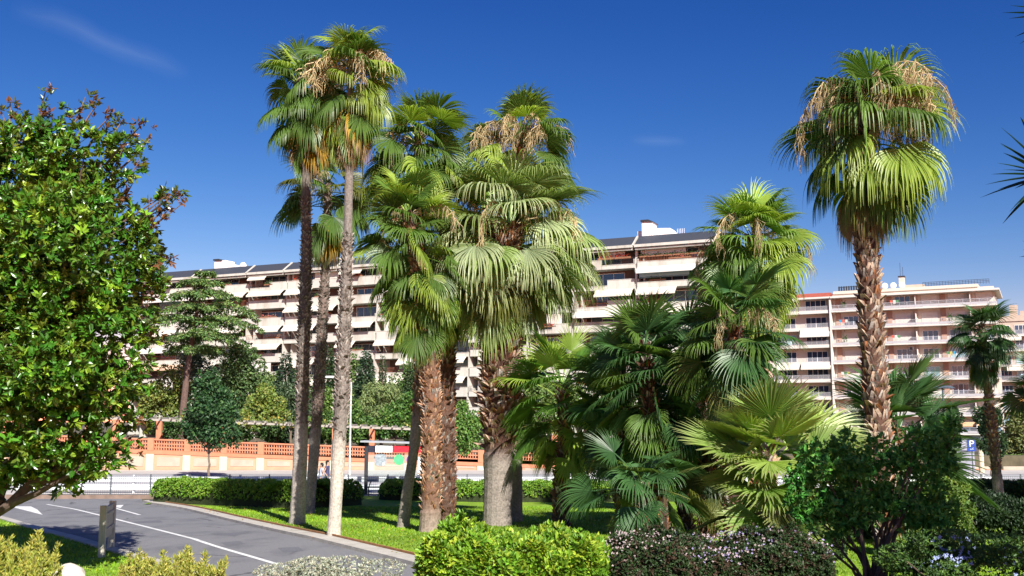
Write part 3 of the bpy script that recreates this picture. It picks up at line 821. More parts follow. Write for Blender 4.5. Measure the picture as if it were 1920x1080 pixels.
def awning_mesh(w, drop, out, m_):
    key = (round(w, 1), drop, out, m_.name)
    if key not in awm:
        mb = MB(); mb.hexa([(0, 0, -0.05), (w, 0, -0.05), (w, -out, -drop), (0, -out, -drop), (0, 0.03, 0), (w, 0.03, 0), (w, -out + 0.03, -drop + 0.05), (0, -out + 0.03, -drop + 0.05)])
        mb.hexa([(0, -out - 0.02, -drop - 0.22), (w, -out - 0.02, -drop - 0.22), (w, -out, -drop - 0.22), (0, -out, -drop - 0.22), (0, -out - 0.02, -drop), (w, -out - 0.02, -drop), (w, -out, -drop), (0, -out, -drop)])
        mb.tube([(0, 0.02, -0.02), (w, 0.02, -0.02)], 0.07, 6)
        awm[key] = mb.mesh('awning', m_)
    return awm[key]
def planter_mesh(rng, w, flower=None, lush=1.0):
    mb = MB(); n = int(w * 26 * lush)
    mb.box(0, w, 0.0, 0.28, 0.0, 0.2, (0.25, 0.12, 0.07))
    pos = np.stack([rng.uniform(0, w, n), rng.uniform(-0.08, 0.3, n), 0.2 + np.abs(rng.normal(0, 0.16, n)) * lush], 1)
    d = rdir(rng, n) + UPZ * 0.5; nrm = rdir(rng, n) + np.array([0, -1, 0.4])
    c = vary(rng, (0.06, 0.11, 0.025), n, 0.4)
    if flower is not None: m = rng.random(n) < 0.55; c[m] = np.array(flower) * rng.uniform(0.7, 1.2, (m.sum(), 1))
    add_leaves(mb, pos, d, nrm, 0.22, 0.13, c); return mb.mesh('planter', M_COLOR)
plm = [planter_mesh(rng, 2.4), planter_mesh(rng, 2.4, (0.55, 0.05, 0.03)), planter_mesh(rng, 1.8, None, 1.7), planter_mesh(rng, 3.2, (0.45, 0.12, 0.10), 0.7)]
rails = {}
nplant = 0; nwin = 0
for bi in range(len(joints) - 1):
    x0 = joints[bi] + 0.45; x1 = joints[bi + 1] - 0.0; w = x1 - x0
    for k in range(8):
        z = ZT - ST * k; sh = -0.2 * k
        kind = int(rng.choice([0, 0, 0, 1, 2, 3])) if not (bi in (10, 11)) else int(rng.choice([0, 3, 3]))
        b = put('balcony', balcony_mesh(w, kind), bl, (x0, sh, z))
        if kind:
            rx0, rw, rz_ = {1: (w * 0.45, w * 0.55, 0.62), 2: (0, w * 0.55, 0.62), 3: (0, w, 0.85)}[kind]
            key = (round(rw, 2), kind)
            mm = M_REDRAIL if rng.random() < 0.25 else M_DARK
            if (key, mm.name) not in rails: rails[(key, mm.name)] = rail_mesh(rw, 1.42 - rz_ + 0.15, mm, step=0.22, thick=0.03)
            put('railing', rails[(key, mm.name)], b, (rx0, 0.08, rz_))
        # windows in the shade of the slab above
        if nwin < 100:
            ww = min(w * 0.62, 5.0); ox = x0 + w * rng.uniform(0.12, 0.3); nwin += 1
            window(bl, round(ox, 2), 2.0, z + 0.9, round(ww, 1), 1.75, 3, rng.random() < 0.12)
        r = rng.random(); top = z + ST - 0.02
        if k == 0: top = z + ST - 0.15
        am = [M_AWN, M_AWN, M_AWN2, M_AWN3][int(rng.choice(4, p=[.45, .25, .22, .08]))]
        if r < 0.34:
            put('awning', awning_mesh(w - 0.2, 0.75, 0.9, am), bl, (x0 + 0.1, sh - 0.05, top))
        elif r < 0.56:
            a = w * rng.choice([0.5, 0.62]); put('awning', awning_mesh(a, 0.85, 0.95, am), bl, (x0 + (0.1 if rng.random() < 0.5 else w - a - 0.1), sh - 0.05, top))
        elif r < 0.68:
            sm = MB(); sw = w * rng.uniform(0.35, 0.6); sx = rng.uniform(0.1, w - sw - 0.1)
            for i in range(10): sm.box(0, sw, 0.0 - 0.01 * (i % 2), 0.05, i * 0.15, i * 0.15 + 0.14)
            put('roller_shutter', sm.mesh('roller_shutter', M_SHUT if rng.random() < 0.7 else M_AWN2), bl, (x0 + sx, sh + 0.25, z + 1.40))
        if rng.random() < 0.5 and nplant < 60:
            nplant += 1; put('planter', plm[int(rng.integers(0, 4))], bl, (x0 + rng.uniform(0.2, w - 3.4), sh + 0.0, z + (1.42 if kind == 0 else 0.95)))
bi = len(joints) - 2; x0 = joints[bi] + 0.45
mb = MB(); mb.box(0, 7.2, 0, 0.05, 0, 1.5); put('screen', mb.mesh('screen', mat('pale_blue_blind', (0.30, 0.50, 0.56), 0.6, 0.04, 1)), bl, (x0 + 0.2, 0.1, ZT - ST + 1.45))
mb = MB(); mb.box(0, 6.5, 0, 0.05, 0, 1.25); put('screen', mb.mesh('screen', mat('white_blind', (0.60, 0.60, 0.58), 0.6, 0.04, 1)), bl, (x0 + 0.4, 0.4, ZT + 1.5))
for q_ in range(4): put('planter', plm[0], bl, (x0 + 0.3 + q_ * 2.4, 0.0, ZT + 1.42))
for q_ in range(2): put('planter', plm[1], bl, (x0 - 0.9 - 2.5 * (q_ + 1), 0.0, ZT + 1.42), scale=(1, 1, 1.4))
# roofs: one sloping slate strip per bay with a cream fascia and slanted end fins
for bi in range(len(joints) - 1):
    x0, x1 = joints[bi] + 0.3, joints[bi + 1] - 0.05
    zr = ZT + ST
    mb = MB(); mb.prism([(-0.75, zr + 0.22), (1.55, zr + 1.75), (14, zr + 1.75), (14, zr + 0.2)], 0, x0, x1); rf = mb.build('roof', M_SLATE, bl, local=True)
    mb = MB(); mb.box(x0 - 0.05, x1 + 0.05, -0.85, 0.2, zr - 0.18, zr + 0.2); mb.box(x0, x1, -0.6, 0.1, zr - 0.5, zr - 0.28)
    mb.build('fascia', M_CREAM, rf, local=True)
    mb = MB(); mb.prism([(-0.8, zr + 0.24), (1.5, zr + 1.83), (1.7, zr + 1.83), (1.7, zr + 0.1), (-0.8, zr + 0.1)], 0, x1 - 0.02, x1 + 0.16); mb.build('roof_fin', M_CREAM, rf, local=True)
for px, hgt, wd in ((384, 1.8, 3.9), (549, 2.2, 4.2), (1185, 2.5, 4.8)):
    s = fs(px); z = ZT + ST + 1.4
    mb = MB(); mb.box(s + 0.9 if px > 1000 else s, s + 2.4, 2.2, 4.6, z, z + hgt)
    mb.prism([(s + 2.4, z), (s + wd + 1.2, z), (s + wd + 0.2, z + hgt * 0.55), (s + 2.4, z + hgt * 0.62)], 1, 2.4, 5.0)
    if px > 1000: mb.box(s, s + 0.9, 3, 5, z, z + hgt * 0.55)
    c = mb.build('chimney', M_WHITE, bl, local=True)
    mb = MB(); a = s + 0.9 if px > 1000 else s; mb.hexa([(a - 0.15, 2.0, z + hgt + 0.05), (a + 1.7, 2.0, z + hgt - 0.05), (a + 1.7, 4.8, z + hgt - 0.05), (a - 0.15, 4.8, z + hgt + 0.05), (a - 0.15, 2.0, z + hgt + 0.3), (a + 1.0, 2.0, z + hgt + 0.3), (a + 1.0, 4.8, z + hgt + 0.3), (a - 0.15, 4.8, z + hgt + 0.3)])
    mb.build('chimney_cap', M_DARK, c, local=True)
sa = fs(1268); mb = MB(); z = ZT + ST + 1.2
mb.tube([(sa, 3, z), (sa, 3, z + 1.5)], 0.04, 5)
for i in range(5): mb.tube([(sa - 0.5 + i * 0.25, 3, z + 0.8), (sa - 0.5 + i * 0.25, 3, z + 1.5)], 0.03, 4)
mb.build('aerial', M_WHITE, bl, local=True)
sp = fs(436); bm = bmesh.new(); bmesh.ops.create_uvsphere(bm, u_segments=14, v_segments=8, radius=0.75); me = bpy.data.meshes.new('satellite_dish')
for v in bm.verts: v.co.y *= 0.4
bm.to_mesh(me); bm.free(); me.materials.append(M_WHITE); put('satellite_dish', me, bl, (sp, 2.5, ZT + ST + 1.9))

# ------------------------------------------------------------ peach block on the right, its neighbour with awnings, and one more beyond
M_PEACH = mat('peach_render', (0.50, 0.40, 0.32), 0.85, 0.06, 0.8, stain=(0.45, 0.33, 0.26), stain_scale=0.3)
M_PEACHL = mat('pale_peach_render', (0.60, 0.53, 0.44), 0.85, 0.06, 0.8)
M_SLAB = mat('white_slab', (0.66, 0.62, 0.57), 0.8, 0.04, 1.0)
M_PILL = mat('brown_render', (0.40, 0.24, 0.17), 0.9, 0.08, 1.0)
M_RGLASS = mat('frosted_balustrade', (0.62, 0.60, 0.60), 0.3, 0.05, 2)
ang2 = math.radians(-27); U2 = np.array([math.cos(ang2), math.sin(ang2)]); O2 = np.array([56.1, 181.7])
def fs2(px): return fs(px, O2, U2)
br = thing('apartment_building', 'peach apartment block on the right with long white railed balconies on every floor', 'apartment block', (O2[0], O2[1], g(181)), ang2)
ZB = 22.2 - g(181); ST2 = 3.03; XE = fs2(1866)
mb = MB(); mb.box(0, XE - 0.3, 1.5, 14, -1, ZB + 3.4); mb.build('wall', M_PEACHL, br, local=True)
mb = MB()
mb.box(0.2, XE - 2.6, 1.3, 13, ZB + 3.4, ZB + 3.9); mb.build('cornice', M_PEACHL, br, local=True)
mb = MB(); mb.box(-0.1, XE + 0.6, -0.4, 14.3, ZB + 2.55, ZB + 2.85); mb.build('eave_slab', M_SLAB, br, local=True)
bay = (XE - 0.6) / 6.0
fl = MB(); fl.box(0, XE + 0.1, 0, 1.5, 0.08, 0.30); slab_me = fl.mesh('balcony', M_SLAB)
fr = MB(); fr.box(0, XE + 0.1, 0.02, 0.06, 1.25, 1.31); fr.box(0, XE + 0.1, 0.02, 0.05, 0.78, 0.81); fr.box(0, XE + 0.1, 0.02, 0.05, 1.0, 1.03)
n = int(XE / 1.2)
for i in range(n + 1): fr.box(XE * i / n - 0.025, XE * i / n + 0.025, 0.015, 0.065, 0.30, 1.25)
for i in range(int(XE / 0.15)): fr.box(i * 0.15, i * 0.15 + 0.02, 0.03, 0.045, 0.72, 1.25)
fr.box(0, XE + 0.1, 0.035, 0.05, 0.34, 0.74)
fr.box(XE + 0.06, XE + 0.1, 0.06, 1.5, 0.34, 0.74); fr.box(XE + 0.06, XE + 0.1, 0.06, 1.5, 1.25, 1.31)
rail_me = fr.mesh('railing', M_RAILW)
dv = MB(); dv.box(0, 0.12, 0.08, 1.5, 0.3, 2.3); div_me = dv.mesh('divider', M_SLAB)
sh_ = MB(); [sh_.box(0, 2.5, -0.02 - 0.012 * (i % 2), 0.03, i * 0.11, i * 0.11 + 0.105) for i in range(20)]; shut_me = sh_.mesh('roller_shutter', M_SHUT)
pilm = MB(); pilm.box(0, 0.85, 1.32, 1.5, 0.3, 3.03); pil_me = pilm.mesh('pilaster', M_PILL)
pm2 = MB(); pm2.box(0, 0.7, 1.36, 1.5, 0.3, 3.03); pil2_me = pm2.mesh('pilaster', M_PEACH)
for k in range(8):
    z = ZB - ST2 * k
    b = put('balcony', slab_me, br, (0, 0, z)); put('railing', rail_me, b)
    for i in range(6):
        x = 0.5 + bay * i
        put('pilaster', pil2_me if i % 2 else pil_me, br, (x, 0, z)); 
        if i % 2: put('divider', div_me, br, (x + 0.4, 0, z))
        r = rng.random()
        if r < 0.62:
            put('roller_shutter', shut_me, br, (x + 1.3, 1.46, z + 0.3))
        else:
            window(br, round(x + 1.3, 2), 1.46, z + 0.35, 2.5, 2.1, 3, rng.random() < 0.35)
ac = MB(); ac.box(0, 0.8, 0.0, 0.3, 0, 0.6, (0.7, 0.7, 0.68)); ac.box(0.08, 0.55, -0.012, 0.0, 0.08, 0.52, (0.12, 0.12, 0.13)); ac_me = ac.mesh('air_conditioner', M_COLOR)
for k, i in ((0, 3), (1, 1), (2, 5), (3, 2), (4, 4), (5, 1), (6, 4), (2, 0), (0, 5)): put('air_conditioner', ac_me, br, (0.5 + bay * i + 0.95 + (k % 2) * 2.4, 1.15, ZB - ST2 * k + (2.2 if k % 2 else 0.31)))
ck = [(0.05, 0.30, 0.50), (0.6, 0.12, 0.08), (0.65, 0.6, 0.55), (0.10, 0.25, 0.12), (0.55, 0.45, 0.12)]
for j, (k, i) in enumerate(((1, 0), (2, 2), (4, 0), (3, 4), (5, 3), (6, 2), (0, 2), (4, 5))):
    mb = MB(); [mb.box(x_, x_ + 0.42, 0.0, 0.02, -0.5 - 0.12 * (q_ % 2), 0, ck[(j + q_) % 5]) for q_, x_ in enumerate((0, 0.5, 1.0))]; mb.tube([(-0.2, 0.01, 0.01), (1.7, 0.01, 0.01)], 0.012, 4, (0.5, 0.5, 0.5)); put('laundry', mb.mesh('laundry', M_COLOR), br, (1.2 + bay * i, 0.35, ZB - ST2 * k + 1.75))
pp_ = planter_mesh(rng, 0.8, None, 2.2)
for k, i in ((0, 0), (2, 0), (4, 3), (4, 1), (1, 4), (5, 5), (3, 1)): put('potted_plant', pp_, br, (1.0 + bay * i + 0.6, 0.4, ZB - ST2 * k + 0.3), scale=(1, 1.2, 2.0))
# things on the roof
mb = MB(); mb.box(XE * 0.42, XE * 0.42 + 0.9, 3, 4, ZB + 3.9, ZB + 6.0); ch = mb.build('chimney', M_PEACHL, br, local=True)
mb = MB(); mb.box(XE * 0.42 - 0.1, XE * 0.42 + 1.0, 2.9, 4.1, ZB + 6.0, ZB + 6.2); mb.build('chimney_cap', M_DARK, ch, local=True)
mb = MB(); mb.box(XE * 0.45, XE * 0.57, 4.2, 8, ZB + 3.9, ZB + 4.7); mb.build('stair_housing', M_PEACH, br, local=True)
mb = MB()
for i in range(24): mb.box(XE * 0.57 + i * 0.45, XE * 0.57 + i * 0.45 + 0.05, 1.9, 1.95, ZB + 3.9, ZB + 4.7)
for zz in (4.65, 4.4, 4.15): mb.box(XE * 0.57, XE * 0.57 + 10.4, 1.9, 1.95, ZB + zz, ZB + zz + 0.06)
mb.build('roof_railing', M_DARK, br, local=True); mb = MB()
mb.box(1, 5.5, 1.96, 2.0, ZB + 3.9, ZB + 4.0); mb.box(1, 5.5, 1.96, 2.0, ZB + 4.6, ZB + 4.7)
for i in range(11): mb.box(1 + i * 0.42, 1.28 + i * 0.42, 1.9, 1.95, ZB + 3.9, ZB + 4.8)
mb.build('roof_screen', M_DARK, br, local=True)
dish = bmesh.new(); bmesh.ops.create_uvsphere(dish, u_segments=12, v_segments=8, radius=0.55)
for v in dish.verts: v.co.y *= 0.3
dme = bpy.data.meshes.new('satellite_dish'); dish.to_mesh(dme); dish.free(); dme.materials.append(M_WHITE)
for i in range(4): put('satellite_dish', dme, br, (XE * 0.28 + i * 1.4, 2.4, ZB + 4.5))
mb = MB(); mb.tube([(XE * 0.43, 3.5, ZB + 6.2), (XE * 0.43, 3.5, ZB + 8.6)], 0.03, 4); mb.tube([(XE * 0.43 + .4, 3.5, ZB + 6.2), (XE * 0.43 + .4, 3.5, ZB + 7.8)], 0.03, 4); mb.build('aerial', M_DARK, br, local=True)
# ground floor: shop front and pillars
mb = MB(); mb.box(XE * 0.70, XE - 0.4, 1.38, 1.5, 0.9, 3.2, (0.30, 0.50, 0.62)); mb.box(XE * 0.70, XE - 0.4, 1.1, 1.36, 2.4, 3.0, (0.05, 0.18, 0.30)); mb.box(XE * 0.70, XE - 0.4, 0.6, 1.08, 3.05, 3.8, (0.75, 0.50, 0.30))
mb.build('shop_front', M_COLOR, br, local=True)

# neighbour with awnings, between the palms
b2 = thing('apartment_building', 'narrow cream block with lowered awnings joined to the left end of the peach block', 'apartment block', (O2[0], O2[1], g(181)), ang2)
XL = fs2(1440)
mb = MB(); mb.box(XL, -0.35, 1.6, 13, -1, ZB + 2.9); mb.build('wall', M_PEACHL, b2, local=True)
mb = MB(); mb.box(XL, -0.35, -0.2, 1.55, ZB + 2.6, ZB + 2.9); mb.build('eave_slab', M_SLAB, b2, local=True)
mb = MB(); mb.prism([(0.0, ZB + 2.92), (2.5, ZB + 3.9), (8, ZB + 3.9), (8, ZB + 2.92)], 0, XL, -0.5); mb.build('roof', mat('red_tiles', (0.34, 0.08, 0.05), 0.8, 0.2, 4), b2, local=True)
mb = MB(); mb.box(-0.34, -0.06, -0.15, 1.6, 0, ZB + 2.9); mb.build('corner_post', M_SLAB, b2, local=True)
w2 = -XL / 2 - 0.3
for k in range(8):
    z = ZB - ST2 * k
    for j in range(2):
        x = XL + j * (w2 + 0.2); fl = MB(); fl.box(0, w2, 0.1, 1.6, 0, 0.3); fl.box(0, w2, 0.1, 0.2, 0.3, 0.55)
        b = put('balcony', fl.mesh('balcony', M_SLAB), b2, (x, 0, z)); put('railing', rail_mesh(w2, 0.75, M_RAILW, step=0.13, thick=0.05), b, (0, 0.15, 0.55))
        window(b2, round(x + 0.8, 2), 1.56, z + 0.6, round(w2 - 1.6, 1), 1.9, 4, rng.random() < 0.15)
        if rng.random() < 0.62: put('awning', awning_mesh(w2 - 0.1, float(rng.choice([0.55, 0.9])), 0.6, [M_AWN2, M_AWN][int(rng.integers(0, 2))]), b2, (x + 0.05, 0.1, z + ST2 - 0.03))
# far right
O3 = P(1874, 790, 215)[:2]
b3 = thing('apartment_building', 'pinkish block with roof terrace at the far right edge behind the small palm', 'apartment block', (O3[0], O3[1], g(200)), ang2)
zt = P(1900, 592, 215)[2] - g(200)
mb = MB(); mb.box(0, 22, 1.4, 14, -1, zt - 1.2); mb.build('wall', M_PEACH, b3, local=True)
mb = MB(); mb.box(-0.1, 22, 1.2, 1.5, zt - 1.2, zt); mb.box(3.0, 4.6, 1.6, 3.5, zt, zt + 2.2); mb.box(5.0, 22, 1.6, 9, zt, zt + 0.9); mb.build('parapet', M_PEACH, b3, local=True)
for k in range(7):
    z = zt - 4.4 - 3.1 * k
    fl = MB(); fl.box(0, 10, 0, 1.4, 0, 0.3); b = put('balcony', fl.mesh('balcony', M_SLAB), b3, (0, 0, z)); put('railing', rail_mesh(10, 1.0, M_RAILW, step=0.2, thick=0.08), b, (0, 0.1, 0.3))
    for j in range(3): window(b3, 0.6 + j * 3.2, 1.36, z + 0.5, 2.3, 1.9, 3, rng.random() < 0.3)
    if k in (1, 3, 5): put('awning', awning_mesh(4.0, 0.6, 0.8, mat('ochre_awning', (0.72, 0.38, 0.10), 0.8, 0.05, 2) if k == 5 else M_AWN), b3, (0.5 + k * 0.5, 0, z + 3.0))
mb = MB(); mb.box(12, 13.2, 1.2, 1.5, 2, zt - 2, (0.45, 0.16, 0.10)); mb.build('brick_panel', M_COLOR, b3, local=True)
# ------------------------------------------------------------ garden wall, pergola, terrace behind
M_ORANGE = mat('orange_terracotta', (0.52, 0.20, 0.11), 0.85, 0.10, 3, stain=(0.50, 0.20, 0.10), stain_scale=1.0)
M_PANEL = mat('sandy_render', (0.40, 0.34, 0.27), 0.9, 0.12, 1.5, stain=(0.40, 0.33, 0.25), stain_scale=0.9)
M_CRM = mat('cream_render', (0.58, 0.49, 0.37), 0.9, 0.06, 1.5)
WY = 84.5
def wz(x): return -0.036 * (x + 29.5)         # the wall's upper courses fall slowly to the right
WX0, WX1 = -50.0, 44.0
GT = 0.55
mb = MB(); mb.box(-70, 60, WY + 0.4, 300, -2, GT); tg = mb.build('garden_terrace', M_SOIL); tg['kind'] = 'structure'
wl_ = thing('garden_wall', 'long peach garden wall with cream pilasters and orange open lattice on top', 'wall', (-3, WY, g(WY)))
def slant(mb, x0, x1, y0, y1, z0, z1, a0=1, a1=1, col=(.5, .5, .5)):
    """box whose bottom / top follow the fall of the wall"""
    A, B = wz(x0), wz(x1)
    mb.hexa([(x0, y0, z0 + A * a0), (x1, y0, z0 + B * a0), (x1, y1, z0 + B * a0), (x0, y1, z0 + A * a0), (x0, y0, z1 + A * a1), (x1, y0, z1 + B * a1), (x1, y1, z1 + B * a1), (x0, y1, z1 + A * a1)], col)
ST3 = 2.95; xs = np.arange(WX0 + 0.25, WX1, ST3)
off = (P(282, 850, WY)[0] - xs[0]) % ST3; xs = xs + off
mb = MB(); slant(mb, WX0, WX1, WY, WY + 0.4, -0.9, 0.72, 0, 1); mb.build('wall_base', mat('peach_wall', (0.50, 0.30, 0.19), 0.9, 0.1, 1.0), wl_)
mb = MB(); slant(mb, WX0, WX1, WY - 0.06, WY + 0.42, 0.72, 1.0); slant(mb, WX0, WX1, WY - 0.05, WY + 0.35, 1.82, 1.93); mb.build('rail_course', M_ORANGE, wl_)
for i, x in enumerate(xs):
    mb = MB(); slant(mb, x - 0.3, x + 0.3, WY - 0.12, WY, -0.6, 0.72, 0, 1); mb.build('pilaster', M_CRM, wl_)
    mb = MB(); slant(mb, x - 0.24, x + 0.24, WY - 0.08, WY + 0.36, 1.0, 1.98); mb.build('pier', M_ORANGE, wl_)
    if i + 1 < len(xs):
        mb = MB(); slant(mb, x + 0.55, x + ST3 - 0.55, WY - 0.03, WY, -0.28, 0.52, 0, 1); mb.build('wall_panel', M_PANEL, wl_)
        mb = MB(); a, b = x + 0.24, x + ST3 - 0.24; nc = 12; nr = 3
        for c in range(nc + 1): xx = a + (b - a) * c / nc; slant(mb, xx - 0.035, xx + 0.035, WY + 0.02, WY + 0.26, 1.0, 1.82)
        for r in range(nr + 1): zz = 1.0 + 0.82 * r / nr; slant(mb, a, b, WY + 0.035, WY + 0.24, zz - 0.045, zz + 0.045)
        mb.build('lattice', M_ORANGE, wl_)
pg = thing('pergola', 'orange pergola posts with pale beams and creepers behind the lattice wall', 'pergola', (-26, WY + 0.2, GT))
for x, dy in [(v, 0.1) for v in (xs[0] + ST3 * k for k in range(0, 22, 3))] + [(v + ST3 * 0.9, 2.6) for v in (xs[0] + ST3 * k for k in range(0, 22, 2))]:
    if x > 10: continue
    mb = MB(); mb.box(x - 0.22, x + 0.22, WY + dy, WY + dy + 0.42, GT, 3.35 + wz(x)); mb.build('post', M_ORANGE, pg)
mb = MB(); slant(mb, WX0, 9, WY + 0.15, WY + 0.35, 3.36, 3.52); slant(mb, WX0, 9, WY + 2.7, WY + 2.9, 3.36, 3.52)
for x in np.arange(WX0 + 0.4, 9, 0.85): slant(mb, x, x + 0.1, WY - 0.4, WY + 3.4, 3.53, 3.66)
mb.build('beams', mat('pale_wood', (0.34, 0.31, 0.27), 0.9, 0.15, 4), pg)
rng = np.random.default_rng(5)
mb = MB(); n = 5200
x = rng.uniform(WX0, 8, n); cl = np.sin(x * 0.7) + np.sin(x * 1.9 + 1) * 0.6 + np.sin(x * 0.31 + 2); k = rng.random(n) < np.clip(0.35 + 0.4 * cl, 0.03, 1)
x = x[k]; m = len(x); hang = np.abs(rng.normal(0, 0.28, m)); pos = np.stack([x, WY + rng.uniform(-0.4, 2.0, m), 3.75 - hang * 0.9 + wz(x) + rng.uniform(0, 0.3, m)], 1)
add_leaves(mb, pos, rdir(rng, m) - UPZ * 0.3, rdir(rng, m) + np.array([0.3, -0.8, 0.7]), 0.28, 0.2, vary(rng, (0.11, 0.15, 0.03), m, 0.35, (0.32, 0.27, 0.05), 0.3))
mb.build('creeper', M_LEAF, pg)

# ------------------------------------------------------------ street edge: railings, guardrail
FY = 55.0; FZ = g(FY)
fn = thing('fence', 'dark thin barred railing running between the hedges and the street', 'fence', (0, FY, FZ))
M_FENCE = mat('grey_steel', (0.10, 0.115, 0.13), 0.5, 0.1, 5, metal=0.3)
pn = MB(); pn.box(0, 2.0, -0.02, 0.02, 1.05, 1.09); pn.box(0, 2.0, -0.02, 0.02, 0.90, 0.93); pn.box(0, 2.0, -0.02, 0.02, 0.12, 0.15)
for i in range(18): pn.box(0.05 + i * 0.112, 0.057 + i * 0.112, -0.008, 0.008, 0.0, 1.05)
panel = pn.mesh('fence_panel', M_FENCE); ps = MB(); ps.box(-0.03, 0.03, -0.03, 0.03, 0, 1.15); post = ps.mesh('fence_post', M_FENCE)
for i in range(27):
    x = -25.0 + i * 2.06; put('fence_panel', panel, fn, (x + 0.03, 0, 0)); put('fence_post', post, fn, (x, 0, 0))
M_GALV = mat('galvanised_steel', (0.66, 0.68, 0.71), 0.5, 0.08, 3, metal=0.0)
gr = thing('guardrail', 'galvanised double beam guardrail beside the street behind the railing', 'guardrail', (-18, 57.6, g(57)))
def wbeam(mb, x0, x1, y, z):
    prof = [(0, 0), (-0.05, 0.03), (-0.05, 0.09), (0, 0.13), (0, 0.17), (-0.05, 0.21), (-0.05, 0.27), (0, 0.3)]
    V = [(xx, y + p[0], z + p[1]) for xx in (x0, x1) for p in prof]; n = len(prof)
    mb.add(V, [(i, i + 1, n + i + 1, n + i) for i in range(n - 1)]); mb.box(x0, x1, y + 0.004, y + 0.02, z, z + 0.3)
for z in (0.18, 0.60):
    mb = MB(); wbeam(mb, -27, 26.5, 57.6, g(57) + z); mb.build('beam', M_GALV, gr)
for i in range(19):
    mb = MB(); x = -26.5 + i * 2.9; mb.box(x, x + 0.1, 57.64, 57.78, g(57), g(57) + 1.0); mb.build('post', M_GALV, gr)
mb = MB(); mb.box(-30, -15.3, 53.6, 53.9, FZ - 0.05, FZ + 0.2); lw = mb.build('low_wall', mat('brown_stone', (0.20, 0.14, 0.11), 0.9, 0.25, 3)); tag(lw, 'low brown kerb wall below the railing where the road turns', 'wall')

# ------------------------------------------------------------ bus shelter
def px_x(px, D): return P(px, 800, D)[0]
SD = 56.2; sz = g(SD)
bs_ = thing('bus_shelter', 'bus shelter with black, white and red roof band and round stickers on its glass', 'bus shelter', (px_x(740, SD), SD, sz))
xL, xR = px_x(688, SD), px_x(800, SD)
zr0, zr1 = P(690, 829, SD)[2], P(790, 833, SD)[2]
mb = MB(); mb.box(xL - 0.09, xL + 0.09, SD - 0.09, SD + 0.09, sz, zr0); mb.build('post', M_DARK, bs_)
mb = MB(); mb.box(xR - 0.09, xR + 0.09, SD - 0.09, SD + 0.09, sz, zr1); mb.build('post', M_DARK, bs_)
mb = MB(); mb.hexa([(xL - 0.3, SD - 0.35, zr0), (xR + 0.3, SD - 0.35, zr1), (xR + 0.3, SD + 1.3, zr1), (xL - 0.3, SD + 1.3, zr0), (xL - 0.3, SD - 0.35, zr0 + 0.08), (xR + 0.3, SD - 0.35, zr1 + 0.08), (xR + 0.3, SD + 1.3, zr1 + 0.08), (xL - 0.3, SD + 1.3, zr0 + 0.08)])
mb.build('roof', mat('grey_sheet', (0.35, 0.37, 0.40), 0.5, 0.08, 2), bs_)
zf0, zf1 = P(700, 848, SD)[2], P(700, 835.5, SD)[2]
for a, b, c in ((692, 705.5, (0.03, 0.03, 0.05)), (705.5, 737, (0.82, 0.82, 0.82)), (737, 792, (0.75, 0.03, 0.05))):
    mb = MB(); mb.box(px_x(a, SD), px_x(b, SD), SD - 0.16, SD - 0.12, zf0, zf1, c); mb.build('roof_band', M_COLOR, bs_)
mb = MB(); mb.box(xL + 0.1, px_x(782, SD), SD + 0.0, SD + 0.02, P(0 + 700, 893, SD)[2], zf0)
gm = bpy.data.materials.new('shelter_glass'); gm.use_nodes = True; nn = gm.node_tree.nodes; b_ = nn['Principled BSDF']; b_.inputs['Base Color'].default_value = (0.75, 0.82, 0.82, 1); b_.inputs['Roughness'].default_value = 0.05
tr_ = nn.new('ShaderNodeBsdfTransparent'); tr_.inputs[0].default_value = (0.93, 0.96, 0.95, 1); mx_ = nn.new('ShaderNodeMixShader'); mx_.inputs[0].default_value = 0.88
gm.node_tree.links.new(b_.outputs[0], mx_.inputs[1]); gm.node_tree.links.new(tr_.outputs[0], mx_.inputs[2]); gm.node_tree.links.new(mx_.outputs[0], nn['Material Output'].inputs['Surface'])
pane = mb.build('glass_panel', gm, bs_)
def disc(mb, cx, cy, r, y, c, n=24, sq=None):
    V = []; 
    for yy in (y, y + 0.006):
        for i in range(n):
            a = 2 * math.pi * i / n; ca, sa_ = math.cos(a), math.sin(a)
            if sq: ca = np.sign(ca) * abs(ca) ** sq; sa_ = np.sign(sa_) * abs(sa_) ** sq
            V.append((cx + ca * r, yy, cy + sa_ * r))
    mb.prism([(v[0], v[2]) for v in V[:n]], 1, y, y + 0.006, c)
def stk(px, py, rpx, c, sq=None, name='sticker'):
    p = P(px, py, SD); mb = MB(); disc(mb, p[0], p[2], rpx * SD / FPX, SD - 0.02, c, sq=sq); return mb, p
mb, p = stk(713.5, 862, 11, (0.30, 0.35, 0.39), 0.45); q = P(719, 870, SD); disc(mb, q[0], q[2], 0.07, SD - 0.028, (0.85, 0.88, 0.88), sq=0.5); mb.build('sticker', M_COLOR, bs_)
mb, p = stk(748, 862, 9.5, (0.10, 0.52, 0.22)); mb.build('sticker', M_COLOR, bs_)
mb, p = stk(772, 862, 9.5, (0.06, 0.04, 0.50))
def bx(mb, px0, px1, py0, py1, y, c):
    a = P(px0, py1, SD); b = P(px1, py0, SD); mb.box(a[0], b[0], y - 0.006, y, a[2], b[2], c)
bx(mb, 766, 768, 858, 866, SD - 0.021, (0.85,) * 3)
v = [P(768, 856.5, SD), P(768, 864.5, SD), P(774, 862, SD)]; mb.prism([(a[0], a[2]) for a in v], 1, SD - 0.027, SD - 0.021, (0.85, 0.85, 0.85)); bx(mb, 766, 769, 867.5, 869, SD - 0.021, (0.85,) * 3)
mb.build('sticker', M_COLOR, bs_)
mb = MB(); bx(mb, 784, 797, 856.5, 890, SD - 0.2, (0.70, 0.78, 0.80)); mb.build('advert_panel', M_COLOR, bs_)
